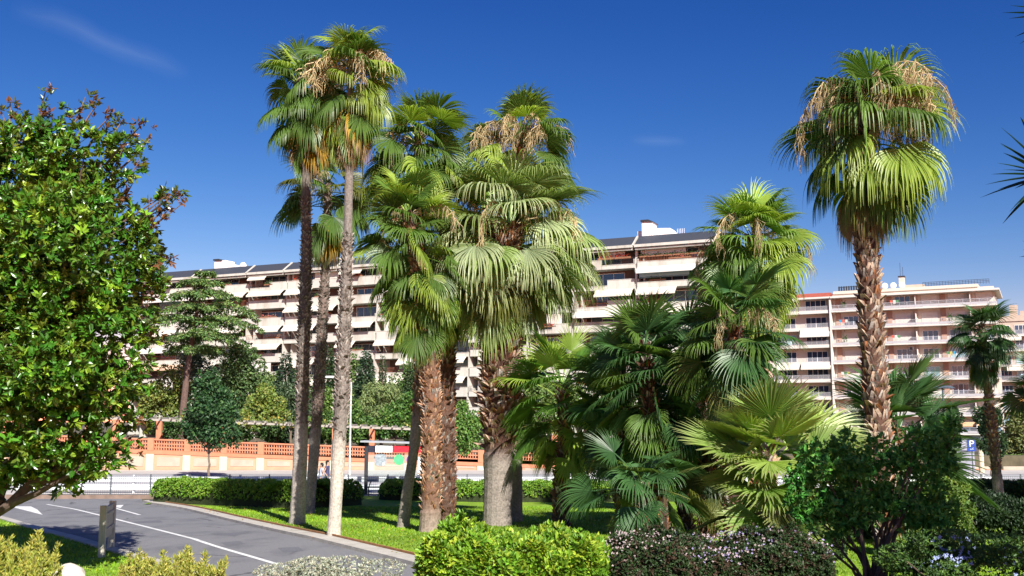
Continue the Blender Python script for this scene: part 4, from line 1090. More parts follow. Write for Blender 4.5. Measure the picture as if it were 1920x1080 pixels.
mb = MB(); bx(mb, 783, 798, 890, 893, SD - 0.18, (0.05, 0.06, 0.1)); mb.build('panel_foot', M_COLOR, bs_)
bn = thing('bench', 'slim dark metal bench rail standing under the bus shelter', 'bench', (px_x(710, SD - 0.5), SD - 0.5, g(SD - 0.5)))
mb = MB(); z1 = 0.27; yb = SD - 0.5
xa, xb = px_x(690, yb), px_x(729, yb)
za = P(700, 901, yb)[2]; zb_ = P(700, 914, yb)[2]
mb.tube([(xa, yb, za), (px_x(760, yb), yb, za - 0.05)], 0.025, 6); mb.build('backrest', M_DARK, bn)
mb = MB(); mb.box(xa, xb, yb - 0.35, yb, zb_, zb_ + 0.05); mb.build('seat', M_DARK, bn)
for xx in (xa + 0.1, xb - 0.1):
    mb = MB(); mb.tube([(xx + 0.12, yb, za), (xx, yb - 0.1, zb_), (xx, yb - 0.15, g(yb))], 0.03, 6); mb.build('leg', M_DARK, bn)

# ------------------------------------------------------------ lamps, poles, signs
def lamp_post(px, top, D, label, col, arm=0.0, head='flat', bottom=None):
    b = P(px, 900, D); b[2] = g(D); tp = P(px, top, D)
    t = thing('street_lamp', label, 'street lamp', b)
    mb = MB(); mb.tube([b, (b[0], D, b[2] + 1.0), (b[0], D, b[2] + 1.02), (b[0], D, tp[2])], [0.10, 0.09, 0.065, 0.05], 10, col); mb.build('pole', M_COLOR, t)
    mb = MB()
    if head == 'flat':
        mb.hexa([(b[0] - 0.75, D - 0.2, tp[2]), (b[0] + 0.75, D - 0.2, tp[2]), (b[0] + 0.75, D + 0.2, tp[2]), (b[0] - 0.75, D + 0.2, tp[2]), (b[0] - 0.5, D - 0.12, tp[2] + 0.16), (b[0] + 0.5, D - 0.12, tp[2] + 0.16), (b[0] + 0.5, D + 0.12, tp[2] + 0.16), (b[0] - 0.5, D + 0.12, tp[2] + 0.16)], col)
    else:
        mb.tube([(b[0], D, tp[2] - 0.1), (b[0] - 0.5, D, tp[2] + 0.25), (b[0] - 1.1, D, tp[2] + 0.3)], 0.035, 6, col)
        mb.hexa([(b[0] - 1.7, D - 0.14, tp[2] + 0.24), (b[0] - 1.0, D - 0.14, tp[2] + 0.24), (b[0] - 1.0, D + 0.14, tp[2] + 0.24), (b[0] - 1.7, D + 0.14, tp[2] + 0.24), (b[0] - 1.6, D - 0.1, tp[2] + 0.36), (b[0] - 1.0, D - 0.08, tp[2] + 0.36), (b[0] - 1.0, D + 0.08, tp[2] + 0.36), (b[0] - 1.6, D + 0.1, tp[2] + 0.36)], col)
    mb.build('lamp_head', M_COLOR, t); return t
lamp_post(655, 716, 63, 'thin pale grey street lamp right of the tall whitish palm trunk', (0.50, 0.50, 0.48), head='arm')
lamp_post(972, 610, 61, 'tall white street lamp just right of the thick palm trunk', (0.66, 0.64, 0.60), head='arm')
lamp_post(1776, 728, 66, 'dark street lamp with flat wide head in front of the peach block', (0.06, 0.08, 0.11))
def text_mesh(s, size, m, depth=0.004):
    cu = bpy.data.curves.new('lettering', 'FONT'); cu.body = s; cu.size = size; cu.extrude = depth; cu.align_x = 'CENTER'; cu.align_y = 'CENTER'
    o = bpy.data.objects.new('lettering', cu); me = bpy.data.meshes.new_from_object(o); bpy.data.objects.remove(o); me.materials.clear(); me.materials.append(m); return me
M_BLUE = mat('sign_blue', (0.01, 0.05, 0.30), 0.4, 0.03, 3)
def parking_sign(px0, px1, py0, py1, D, label, mark=True):
    a = P(px0, py1, D); b = P(px1, py0, D); x = (a[0] + b[0]) / 2
    t = thing('parking_sign', label, 'sign', (x, D, g(D)))
    mb = MB(); mb.tube([(x + 0.04, D + 0.05, g(D)), (x + 0.04, D + 0.05, b[2])], 0.035, 8, (0.12, 0.13, 0.15)); mb.build('pole', M_COLOR, t)
    mb = MB(); mb.box(a[0], b[0], D - 0.02, D + 0.01, a[2], b[2]); pl = mb.build('sign_plate', M_BLUE, t)
    w = b[0] - a[0]; me = text_mesh('P', w * 1.05, M_WHITE); o = put('lettering', me, pl, (0, -0.026, (a[2] + b[2]) / 2 - g(D) + w * 0.18)); o.rotation_euler = (math.pi / 2, 0, 0); o.scale = (1.15, 1, 1)
    if mark:
        mb = MB(); zc = a[2] + (b[2] - a[2]) * 0.16; mb.box(x - w * 0.2, x + w * 0.22, D - 0.028, D - 0.021, zc, zc + w * 0.05, (0.5, 0.6, 0.75)); mb.tube([(x + w * 0.05, D - 0.025, zc + w * 0.04), (x + w * 0.2, D - 0.025, zc + w * 0.2)], 0.01, 4, (0.5, 0.6, 0.75)); mb.build('mark', M_COLOR, pl)
    return t
parking_sign(1813.5, 1829, 825, 846, 60, 'tall blue parking sign with white P beside the beige pillar')
parking_sign(1768, 1776, 867, 876, 63, 'small low blue parking sign half hidden by dark fronds', False)
D = 80; mb = MB(); a = P(1832, 839, D); mb.tube([(P(1836, 800, D)[0], D, g(D)), (P(1836, 800, D)[0], D, a[2])], 0.2, 14, (0.60, 0.50, 0.36)); mb.tube([(P(1836, 800, D)[0], D, a[2]), (P(1836, 800, D)[0], D, a[2] + 0.1)], 0.24, 14, (0.62, 0.56, 0.45))
tag(mb.build('pillar', M_COLOR, loc=(P(1836, 800, D)[0], D, g(D))), 'beige round pillar right of the blue parking sign', 'pillar')
D = 82; hb_ = thing('hoarding', 'grey ribbed hoarding behind the blue parking sign', 'hoarding', (P(1805, 800, D)[0], D, g(D)))
x0, x1 = P(1779, 800, D)[0], P(1824, 800, D)[0]; zt_ = P(1800, 825, D)[2]; mb = MB()
n = 22
for i in range(n): z0 = g(D) + (zt_ - g(D)) * i / n; mb.box(x0, x1, D - 0.03 * (i % 2), D + 0.1, z0, z0 + (zt_ - g(D)) / n - 0.002, (0.30, 0.30, 0.36))
mb.build('panel', M_COLOR, hb_); mb = MB(); zz = P(1800, 846, D)[2]; mb.box(x0, x1, D - 0.08, D - 0.035, zz, zz + 0.07, (0.10, 0.10, 0.14))
for i in range(5): mb.box(P(1793 + i * 1.8, 800, D)[0], P(1794.2 + i * 1.8, 800, D)[0], D - 0.06, D - 0.035, P(1800, 855, D)[2], P(1800, 851, D)[2], (0.08, 0.07, 0.1))
mb.build('trim', M_COLOR, hb_)

# wooden sign seen from behind, by the road
M_GREYWOOD = mat('weathered_wood', (0.56, 0.52, 0.42), 0.9, 0.18, 6, 0.3, 30, stretch=(3, 3, 0.6))
a = G(190, 1049); a[2] = g(a[1]); D1 = a[1]; D2 = D1 + 1.55
b = np.array([P(209, 1000, D2)[0], D2, g(D2)])
zt1 = P(197, 948, D1)[2]; zt2 = zt1
ws = thing('wooden_sign', 'weathered grey wooden sign on two posts at the edge of the road', 'sign', a)
for q in (a, b):
    mb = MB(); mb.box(q[0] - 0.075, q[0] + 0.075, q[1] - 0.05, q[1] + 0.05, q[2] - 0.1, zt1); mb.build('post', M_GREYWOOD, ws)
dd_ = (b - a)[:2]; nn_ = np.array([dd_[1], -dd_[0]]) / np.linalg.norm(dd_) * 0.025
def vslab(mb, p, q, z0, z1, nv, col=(0.3, 0.28, 0.22)):
    p0 = p[:2] - nv; p1 = p[:2] + nv; q0 = q[:2] - nv; q1 = q[:2] + nv
    mb.hexa([(*p1, z0), (*q1, z0), (*q0, z0), (*p0, z0), (*p1, z1), (*q1, z1), (*q0, z1), (*p0, z1)], col)
mb = MB(); vslab(mb, a, b, zt1 - 0.82, zt1 - 0.06, nn_); mb.build('board', M_GREYWOOD, ws)
for zz in (0.25, 0.62):
    mb = MB(); vslab(mb, a, b, zt1 - zz - 0.04, zt1 - zz + 0.04, nn_ * 2.2); mb.build('cross_rail', M_GREYWOOD, ws)
# utility box and short post by the hedge
q = G(322, 944) + np.array([0, 0.0, 0]); q[0] *= (q[1] + 1.2) / q[1]; q[1] += 1.2; mb = MB(); mb.box(q[0] - 0.30, q[0] + 0.30, q[1], q[1] + 0.35, g(q[1]), P(322, 902, q[1])[2], (0.26, 0.23, 0.21)); mb.box(q[0] - 0.35, q[0] + 0.35, q[1] - 0.03, q[1] + 0.38, P(322, 902, q[1])[2], P(322, 902, q[1])[2] + 0.05, (0.30, 0.27, 0.25))
mb.box(q[0] - 0.26, q[0] + 0.26, q[1] - 0.015, q[1], g(q[1]) + 0.2, P(322, 902, q[1])[2] - 0.08, (0.29, 0.26, 0.24))
tag(mb.build('utility_box', M_COLOR, loc=(q[0], q[1], g(q[1]))), 'grey brown utility cabinet half sunk in the left end of the hedge', 'utility box')
q = G(302, 943); mb = MB(); mb.box(q[0] - 0.05, q[0] + 0.05, q[1] - 0.05, q[1] + 0.05, g(q[1]), P(302, 905, q[1])[2], (0.08, 0.08, 0.08)); mb.box(q[0] - 0.07, q[0] + 0.07, q[1] - 0.07, q[1] + 0.07, P(302, 905, q[1])[2], P(302, 903, q[1])[2], (0.12, 0.12, 0.12))
tag(mb.build('bollard', M_COLOR, loc=(q[0], q[1], g(q[1]))), 'short dark square bollard in front of the utility cabinet', 'bollard')
# rock
bm = bmesh.new(); bmesh.ops.create_icosphere(bm, subdivisions=4, radius=1.0); rr = random.Random(3)
from mathutils import noise
for v in bm.verts:
    n_ = noise.noise(v.co * 1.3 + Vector((5, 2, 1))) * 0.22 + noise.noise(v.co * 4) * 0.05
    v.co *= 1 + n_
    v.co.x *= 0.34; v.co.y *= 0.28; v.co.z *= 0.30
me = bpy.data.meshes.new('rock'); bm.to_mesh(me); bm.free(); me.materials.append(mat('pale_stone', (0.55, 0.48, 0.40), 0.95, 0.15, 3, 0.5, 14, stain=(0.42, 0.36, 0.3), stain_scale=2)); me.shade_smooth()
q = P(128, 1080, 21.0); o = bpy.data.objects.new('rock', me); COL.objects.link(o); o.location = (q[0], 21.0, g(21.0) + 0.0); tag(o, 'pale rounded rock on the grass in the lower left corner', 'rock')
q = P(128, 1058, 21.0); o.location.z = q[2] - 0.30

# ------------------------------------------------------------ cars
M_TYRE = mat('tyre', (0.02, 0.02, 0.02), 0.9, 0.1, 5); M_CGLASS = glassmat('car_glass', (0.015, 0.02, 0.025), 0.04)
def car(label, loc, rz, paint, group=None):
    pm = bpy.data.materials.new('car_paint'); b = principled(pm); b.inputs['Base Color'].default_value = (*paint, 1); b.inputs['Roughness'].default_value = 0.3; b.inputs['Coat Weight'].default_value = 0.6
    t = thing('parked_car', label, 'car', loc, rz, group)
    # stations along x: half width, sill z, shoulder z, roof z (or None)
    X = np.array([-2.05, -1.98, -1.6, -1.1, -0.5, 0.2, 0.75, 1.25, 1.8, 2.05, 2.1])
    sh = np.array([0.62, 0.78, 0.92, 0.95, 0.95, 0.93, 0.92, 0.86, 0.78, 0.62, 0.5]); hw = np.array([0.70, 0.78, 0.84, 0.86, 0.87, 0.87, 0.86, 0.85, 0.80, 0.68, 0.6])
    mb = MB(); ring = []
    for x, s, w in zip(X, sh, hw):
        lo = 0.26 if abs(x) < 1.9 else 0.36
        ring.append([(x, -w * 0.92, lo), (x, -w, lo + 0.14), (x, -w, s - 0.14), (x, -w * 0.93, s), (x, 0, s + 0.03), (x, w * 0.93, s), (x, w, s - 0.14), (x, w, lo + 0.14), (x, w * 0.92, lo)])
    V = np.array(ring).reshape(-1, 3); m = 9; n = len(X)
    F = [(i * m + j, i * m + (j + 1) % m, (i + 1) * m + (j + 1) % m, (i + 1) * m + j) for i in range(n - 1) for j in range(m)]
    mb.add(V, F)
    for k in (0, n - 1): mb.add(np.array(ring[k]), [(0, i, i + 1) for i in range(1, m - 1)])
    # roof and pillars
    rx = [(-1.95, 0.93), (-1.55, 1.38), (-0.9, 1.47), (0.0, 1.46), (0.55, 1.36), (1.15, 0.92)]
    def cab(z, x, k): return [(x, -k, z), (x, k, z)]
    V = []; 
    for x, z in rx: k = 0.80 if z < 1 else 0.62; V += [(x, -k, z), (x, k, z)]
    mb.add(V, [(2 * i, 2 * i + 1, 2 * i + 3, 2 * i + 2) for i in range(1, 4)])
    for s in (-1, 1):
        for (xa, za, ka), (xb, zb, kb) in (((-1.95, .93, .80), (-1.55, 1.38, .62)), ((1.15, .92, .80), (0.55, 1.36, .62)), ((-0.35, .94, .84), (-0.4, 1.44, .64)), ((-1.55, 1.38, .62), (-0.9, 1.46, .62)), ((-0.9, 1.46, .62), (0, 1.45, .62)), ((0, 1.45, .62), (0.55, 1.36, .62))):
            mb.tube([(xa, s * ka, za), (xb, s * kb, zb)], 0.045, 6)
    mb.build('body', pm, t, local=True, smooth=False)
    mb = MB(); lo = [(-1.88, .95), (-1.5, 1.36), (-0.9, 1.43), (0, 1.42), (0.52, 1.33), (1.08, .93)]
    V = []
    for x, z in lo: k = 0.785 if z < 1 else 0.60; V += [(x, -k, z), (x, k, z), (x, -0.8, 0.93), (x, 0.8, 0.93)]
    F = []
    for i in range(5):
        a, b2_ = 4 * i, 4 * i + 4; F += [(a, a + 1, b2_ + 1, b2_), (a, b2_, b2_ + 2, a + 2), (a + 1, a + 3, b2_ + 3, b2_ + 1)]
    mb.add(V, F); mb.build('windows', M_CGLASS, t, local=True)
    wm = MB(); wm.tube([(0, -0.11, 0), (0, 0.11, 0)], 0.31, 20); tyre = wm.mesh('wheel', M_TYRE); rm = MB(); rm.tube([(0, -0.12, 0), (0, 0.12, 0)], 0.2, 12); rim = rm.mesh('rim', M_GALV)
    for x in (-1.3, 1.32):
        for y in (-0.76, 0.76): w = put('wheel', tyre, t, (x, y, 0.31)); put('rim', rim, w)
    for y in (-0.6, 0.6):
        mb = MB(); mb.box(1.96, 2.1, y - 0.16, y + 0.16, 0.55, 0.7, (0.75, 0.78, 0.8)); mb.build('headlight', M_COLOR, t, local=True)
        mb = MB(); mb.box(-2.07, -1.99, y - 0.14, y + 0.14, 0.6, 0.78, (0.4, 0.02, 0.02)); mb.build('tail_light', M_COLOR, t, local=True)
    return t
car('white car on the street half hidden by the short palm', (P(1150, 880, 63)[0], 63, g(63) + 0.01), math.pi, (0.78, 0.78, 0.78), 'cars on the street')
car('dark car beyond the railing behind the dark palm clump', (P(1335, 880, 61)[0], 61, g(61) + 0.01), 0, (0.03, 0.035, 0.05), 'cars on the street')

# ------------------------------------------------------------ two people on the pavement
def person(label, loc, rz, arms, hair_long, top_c, skin=(0.45, 0.28, 0.2), lean=0.0, H=1.7):
    j = {'pelvis': (0, 0, .95), 'waist': (0, 0.0, 1.1), 'chest': (0, -lean * .5, 1.32), 'neckb': (0, -lean, 1.46), 'neck': (0, -lean - .01, 1.53), 'head1': (0, -lean - .02, 1.60), 'head2': (0, -lean - .02, 1.68),
         'hipL': (-.1, 0, .92), 'hipR': (.1, 0, .92), 'kneeL': (-.11, -.06, .5), 'kneeR': (.11, .06, .5), 'ankL': (-.11, .02, .09), 'ankR': (.12, .14, .1), 'toeL': (-.12, -.14, .04), 'toeR': (.13, -.02, .05),
         'shL': (-.17, -lean, 1.42), 'shR': (.17, -lean, 1.42)}
    E = [('pelvis', 'waist'), ('waist', 'chest'), ('chest', 'neckb'), ('neckb', 'neck'), ('neck', 'head1'), ('head1', 'head2'), ('pelvis', 'hipL'), ('pelvis', 'hipR'), ('hipL', 'kneeL'), ('hipR', 'kneeR'), ('kneeL', 'ankL'), ('kneeR', 'ankR'), ('ankL', 'toeL'), ('ankR', 'toeR'), ('neckb', 'shL'), ('neckb', 'shR')]
    rad = {'pelvis': .13, 'waist': .115, 'chest': .135, 'neckb': .09, 'neck': .052, 'head1': .082, 'head2': .085, 'hipL': .09, 'hipR': .09, 'kneeL': .058, 'kneeR': .058, 'ankL': .038, 'ankR': .038, 'toeL': .03, 'toeR': .03, 'shL': .06, 'shR': .06}
    for s, (el, wr) in zip('LR', arms):
        j['el' + s] = el; j['wr' + s] = wr; rad['el' + s] = .04; rad['wr' + s] = .028; E += [('sh' + s, 'el' + s), ('el' + s, 'wr' + s)]
        el, wr = np.array(el), np.array(wr); dv = unit((wr - el)[None])[0]; sd2 = unit(np.cross(dv, [0, 0, 1.0])[None])[0]; pl = wr + dv * .07
        j['pm' + s] = tuple(pl); rad['pm' + s] = .03; E.append(('wr' + s, 'pm' + s))
        for k in range(4):
            f1 = pl + dv * .035 + sd2 * (k - 1.5) * .018; f2 = f1 + dv * (.035 + .006 * (k in (1, 2))) - np.array([0, 0, .012])
            j[f'f{k}a' + s] = tuple(f1); j[f'f{k}b' + s] = tuple(f2); rad[f'f{k}a' + s] = .009; rad[f'f{k}b' + s] = .008; E += [('pm' + s, f'f{k}a' + s), (f'f{k}a' + s, f'f{k}b' + s)]
        th = wr + dv * .05 - sd2 * .04; j['th' + s] = tuple(th); rad['th' + s] = .011; E.append(('wr' + s, 'th' + s))
    names = list(j); me = bpy.data.meshes.new('person'); me.from_pydata([j[k] for k in names], [(names.index(a), names.index(b)) for a, b in E], [])
    o = bpy.data.objects.new('person', me); COL.objects.link(o); md = o.modifiers.new('skin', 'SKIN'); 
    for i, k in enumerate(names): me.skin_vertices[0].data[i].radius = (rad[k], rad[k] * (0.8 if k in ('chest', 'waist', 'pelvis') else 1)); me.skin_vertices[0].data[i].use_root = (i == 0)
    o.modifiers.new('sub', 'SUBSURF').levels = 1
    dg = bpy.context.evaluated_depsgraph_get(); dg.update(); bme = bpy.data.meshes.new_from_object(o.evaluated_get(dg)); bpy.data.objects.remove(o)
    def m_(n_, c): return mat(n_, c, 0.8, 0.05, 5)
    bme.materials.clear(); bme.materials.append(m_('skin', skin)); bme.shade_smooth()
    s = H / 1.78
    po = bpy.data.objects.new('person', bme); COL.objects.link(po); po.location = loc; po.rotation_euler = (0, 0, rz); po.scale = (s, s, s); tag(po, label, 'person')
    def cloth(name, test, off_, c):
        bm = bmesh.new(); bm.from_mesh(bme); bm.normal_update()
        for v in bm.verts: v.co += v.normal * off_
        bmesh.ops.delete(bm, geom=[f for f in bm.faces if not test(f.calc_center_median())], context='FACES')
        m2 = bpy.data.meshes.new(name); bm.to_mesh(m2); bm.free(); m2.materials.clear(); m2.materials.append(c); m2.shade_smooth(); put(name, m2, po)
    cloth('shirt', lambda c: 0.93 < c.z < 1.49 and abs(c.x) < 0.24, .018, m_('shirt_' + str(round(top_c[2], 2)), top_c))
    cloth('trousers', lambda c: 0.1 < c.z < 0.97 and abs(c.x) < 0.2, .016, m_('trousers', (0.05, 0.06, 0.10)))
    cloth('shoes', lambda c: c.z < 0.1, .012, M_TYRE)
    bm = bmesh.new(); bmesh.ops.create_uvsphere(bm, u_segments=16, v_segments=12, radius=0.115)
    for v in bm.verts:
        v.co.z *= 1.15
        if hair_long and v.co.z < 0: v.co.z *= 3.2; v.co.y = abs(v.co.y) * 0.7 + 0.01
    bmesh.ops.delete(bm, geom=[v for v in bm.verts if v.co.y < -0.05 and v.co.z < 0.05], context='VERTS')
    hm = bpy.data.meshes.new('hair'); bm.to_mesh(hm); bm.free(); hm.materials.append(m_('dark_hair', (0.015, 0.012, 0.01))); hm.shade_smooth(); put('hair', hm, po, (0, -lean + 0.005, 1.665))
    for sx in (-1, 1):
        mb = MB(); mb.box(sx * .032 - .012, sx * .032 + .012, -.108 - lean, -.098 - lean, 1.645, 1.657, (0.02, 0.02, 0.02)); mb.build('eye', M_COLOR, po, local=True)
    mb = MB(); mb.prism([(-.012, 1.60), (.012, 1.60), (0, 1.645)], 1, -.122 - lean, -.09 - lean, skin); mb.build('nose', M_COLOR, po, local=True)
    mb = MB(); mb.box(-.025, .025, -.106 - lean, -.098 - lean, 1.565, 1.573, (0.3, 0.1, 0.09)); mb.build('mouth', M_COLOR, po, local=True)
    return po
PD = 56.6
person('person with short dark hair in a pale blue shirt walking behind the hedge', (P(603, 880, PD)[0], PD, g(PD) + 0.03), R(-60), [((-.24, -.05, 1.15), (-.2, -.24, 1.02)), ((.24, .03, 1.15), (.23, -.12, .95))], False, (0.50, 0.55, 0.68), H=1.66)
person('person with long dark hair and dark top walking just right of the other', (P(614, 880, PD + 0.5)[0], PD + 0.5, g(PD) + 0.03), R(80), [((-.25, .1, 1.17), (-.3, -.08, .98)), ((.28, .12, 1.16), (.42, .0, 1.0))], True, (0.05, 0.05, 0.12), H=1.78)
# ------------------------------------------------------------ hedges along the street
def WP(l, D=None): return [(P(x, 900, D)[0], D) for x in l]
hd = dict(length=0.09, width=0.05, per=6)
q0 = G(268, 944); q1 = G(400, 950); q2 = G(560, 958); q3 = G(696, 948)
hedge('hedge', 'long low green hedge by the road bend, behind the whitish palm trunks', [q0[:2], q1[:2], q2[:2], q3[:2]], 2.2, 1.18, 6500, col=(0.15, 0.30, 0.025), alt=(0.25, 0.38, 0.04), seed=21, **hd)
q4 = G(702, 940); q5 = G(900, 944); q6 = G(1130, 944); q6b = G(1400, 942)
hedge('hedge', 'low green hedge beside the bus shelter, right of the leaning palm', [q4[:2], q5[:2], q6[:2], q6b[:2]], 2.0, 1.0, 7500, col=(0.15, 0.31, 0.03), alt=(0.25, 0.39, 0.045), seed=22, **hd)
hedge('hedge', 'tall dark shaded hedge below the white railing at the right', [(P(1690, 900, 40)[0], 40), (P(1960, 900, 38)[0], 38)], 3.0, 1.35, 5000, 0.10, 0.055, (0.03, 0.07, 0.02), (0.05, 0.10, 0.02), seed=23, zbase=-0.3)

# ------------------------------------------------------------ trees behind and before the wall
MG = 'trees behind the garden wall'
tree('street_tree', 'round dark green street tree on a thin trunk in front of the lattice wall', 'tree', (392, 889), (392, 842), [(400, 780, 44, 50), (388, 728, 24, 34), (415, 812, 38, 28), (368, 796, 26, 34), (420, 752, 26, 30)], 72, 7000, 0.26, 0.17, (0.022, 0.062, 0.020), (0.05, 0.11, 0.03), 0.25, 0.09, 'street trees', 31)
tree('street_tree', 'fresh green street tree with thin trunk between the two thick palms', 'tree', (852, 895), (855, 852), [(866, 805, 36, 42), (858, 768, 20, 25), (880, 820, 26, 28)], 70, 5200, 0.22, 0.14, (0.08, 0.17, 0.03), (0.14, 0.22, 0.05), 0.3, 0.06, 'street trees', 32)
tree('broad_tree', 'bushy textured mid green tree below the cedar, left of the palm trunks', 'tree', (450, 830), (450, 760), [(450, 700, 42, 55), (440, 760, 40, 45), (470, 740, 30, 40)], 100, 7500, 0.34, 0.2, (0.06, 0.11, 0.035), (0.10, 0.16, 0.05), 0.3, 0.2, MG, 33, gz=GT)
tree('broad_tree', 'yellowish green shrubby tree beside the cedar trunk at its left', 'tree', (310, 830), (308, 770), [(312, 730, 42, 40), (285, 750, 35, 40), (330, 755, 30, 40)], 98, 5200, 0.34, 0.2, (0.11, 0.15, 0.03), (0.17, 0.19, 0.04), 0.3, 0.15, MG, 34, gz=GT)
tree('broad_tree', 'grey green feathery tree immediately right of the cedar trunk', 'tree', (372, 830), (372, 770), [(370, 700, 30, 60), (350, 690, 25, 50), (395, 720, 25, 45)], 104, 4600, 0.32, 0.14, (0.08, 0.12, 0.06), (0.11, 0.15, 0.07), 0.3, 0.15, MG, 35, gz=GT)
tree('broad_tree', 'bright yellow green tree over the pergola left of the whitish palm trunks', 'tree', (478, 830), (480, 800), [(480, 775, 32, 30), (510, 770, 30, 28), (500, 740, 22, 25)], 92, 4000, 0.28, 0.18, (0.12, 0.18, 0.03), (0.2, 0.22, 0.05), 0.35, 0.1, MG, 36, gz=GT)
conifer('fir_tree', 'dark bluish fir behind the leftmost whitish palm trunk', (532, 830), 655, 105, 42, 5200, (0.025, 0.055, 0.028), (0.06, 0.10, 0.045), 37, MG, GT)
conifer('fir_tree', 'dark green fir showing between the second and third tall palm trunks', (612, 830), 640, 108, 36, 5200, (0.035, 0.08, 0.03), (0.07, 0.12, 0.04), 38, MG, GT)
conifer('fir_tree', 'broad blue green conifer just right of the third tall palm trunk', (684, 830), 650, 100, 38, 6000, (0.035, 0.075, 0.038), (0.08, 0.13, 0.06), 39, MG, GT)
conifer('cypress_tree', 'slender dark cypress spire against the cream balconies', (716, 800), 662, 112, 9, 2200, (0.04, 0.075, 0.025), (0.06, 0.1, 0.03), 40, 'cypresses behind the garden wall', GT, slim=True, length=0.3)
conifer('cypress_tree', 'pointed cypress rising behind the bushy tree left of the palms', (418, 800), 640, 112, 16, 2600, (0.05, 0.085, 0.035), (0.07, 0.11, 0.04), 41, 'cypresses behind the garden wall', GT, slim=True, length=0.3)
conifer('fir_tree', 'narrow dark conifer left of the thick brown palm trunks', (770, 830), 672, 106, 26, 4200, (0.045, 0.09, 0.035), (0.09, 0.13, 0.05), 42, MG, GT)
tree('broad_tree', 'pale willow like tree in front of the slender cypress', 'tree', (716, 830), (714, 780), [(712, 745, 38, 32), (735, 760, 28, 35), (690, 765, 26, 36)], 96, 6000, 0.32, 0.1, (0.13, 0.18, 0.06), (0.17, 0.22, 0.08), 0.4, 0.14, MG, 43, gz=GT, droop=0.9)
tree('broad_tree', 'dense green tree over the lattice wall behind the bus shelter', 'tree', (740, 830), (740, 810), [(745, 790, 42, 36), (705, 805, 30, 26), (780, 790, 28, 40), (760, 765, 30, 24)], 91, 6500, 0.28, 0.18, (0.05, 0.12, 0.022), (0.10, 0.17, 0.03), 0.3, 0.14, MG, 44, gz=GT)
tree('broad_tree', 'dark leafy tree over the lattice wall between the tall palm trunks', 'tree', (640, 830), (640, 815), [(645, 800, 34, 32), (605, 805, 30, 26), (668, 785, 26, 34)], 90, 5200, 0.28, 0.18, (0.05, 0.11, 0.022), (0.10, 0.17, 0.03), 0.3, 0.14, MG, 45, gz=GT)
tree('broad_tree', 'dark greyish shrub tree behind the pergola right of the bushy tree', 'tree', (545, 830), (545, 790), [(545, 760, 36, 36), (575, 780, 30, 30), (520, 790, 26, 26)], 96, 4800, 0.3, 0.16, (0.05, 0.085, 0.04), (0.08, 0.12, 0.05), 0.3, 0.14, MG, 46, gz=GT)
tree('shrub', 'dark bushy shrub under the pergola beside its first orange post', 'shrub', (310, 825), (310, 815), [(315, 808, 28, 20), (360, 806, 26, 20)], 88.5, 2600, 0.24, 0.16, (0.04, 0.085, 0.02), None, 0, 0.06, 'shrubs under the pergola', 47, gz=GT)
tree('shrub', 'low green shrub under the pergola behind the round street tree', 'shrub', (520, 830), (520, 822), [(450, 812, 26, 18), (515, 815, 30, 17)], 88.5, 2600, 0.24, 0.16, (0.05, 0.10, 0.025), None, 0, 0.06, 'shrubs under the pergola', 48, gz=GT)
tree('broad_tree', 'light green tree peeping between thick palm trunk and short fan palm', 'tree', (1010, 830), (1010, 780), [(1008, 735, 34, 60), (1060, 760, 40, 50), (990, 800, 30, 30)], 95, 5200, 0.32, 0.2, (0.08, 0.14, 0.03), (0.14, 0.19, 0.05), 0.3, 0.14, MG, 49, gz=GT)
tree('broad_tree', 'green tree behind the dark palm clump near the cream balconies', 'tree', (1160, 830), (1160, 790), [(1150, 760, 50, 45), (1220, 790, 50, 40)], 97, 5200, 0.34, 0.2, (0.05, 0.10, 0.025), (0.09, 0.14, 0.03), 0.3, 0.14, MG, 50, gz=GT)
tree('broad_tree', 'green tree filling the gap behind the bright low fan palm', 'tree', (1430, 830), (1430, 800), [(1400, 780, 55, 45), (1480, 800, 50, 40)], 97, 4800, 0.34, 0.2, (0.045, 0.09, 0.022), (0.09, 0.14, 0.03), 0.3, 0.14, MG, 51, gz=GT)
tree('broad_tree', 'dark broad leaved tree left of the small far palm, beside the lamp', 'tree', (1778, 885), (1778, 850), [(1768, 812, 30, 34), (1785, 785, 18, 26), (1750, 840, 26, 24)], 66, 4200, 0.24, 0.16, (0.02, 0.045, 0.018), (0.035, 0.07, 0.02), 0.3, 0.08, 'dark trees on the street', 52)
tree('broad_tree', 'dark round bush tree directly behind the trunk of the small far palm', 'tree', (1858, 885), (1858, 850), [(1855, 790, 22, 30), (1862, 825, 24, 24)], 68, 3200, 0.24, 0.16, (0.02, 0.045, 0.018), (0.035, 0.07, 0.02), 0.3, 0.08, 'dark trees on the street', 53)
tree('broad_tree', 'olive coloured bushy tree at the right edge behind the small palm', 'tree', (1912, 880), (1912, 840), [(1905, 812, 30, 36), (1930, 800, 34, 34), (1895, 845, 24, 26)], 88, 5200, 0.3, 0.16, (0.13, 0.14, 0.04), (0.08, 0.11, 0.03), 0.4, 0.12, 'trees by the right edge', 54)
hedge('hedge', 'clipped low bright hedge far off at the right edge', [(P(1880, 800, 86)[0], 86), (P(1960, 800, 86)[0], 86)], 1.4, 1.1, 900, 0.16, 0.1, (0.12, 0.20, 0.04), seed=55)
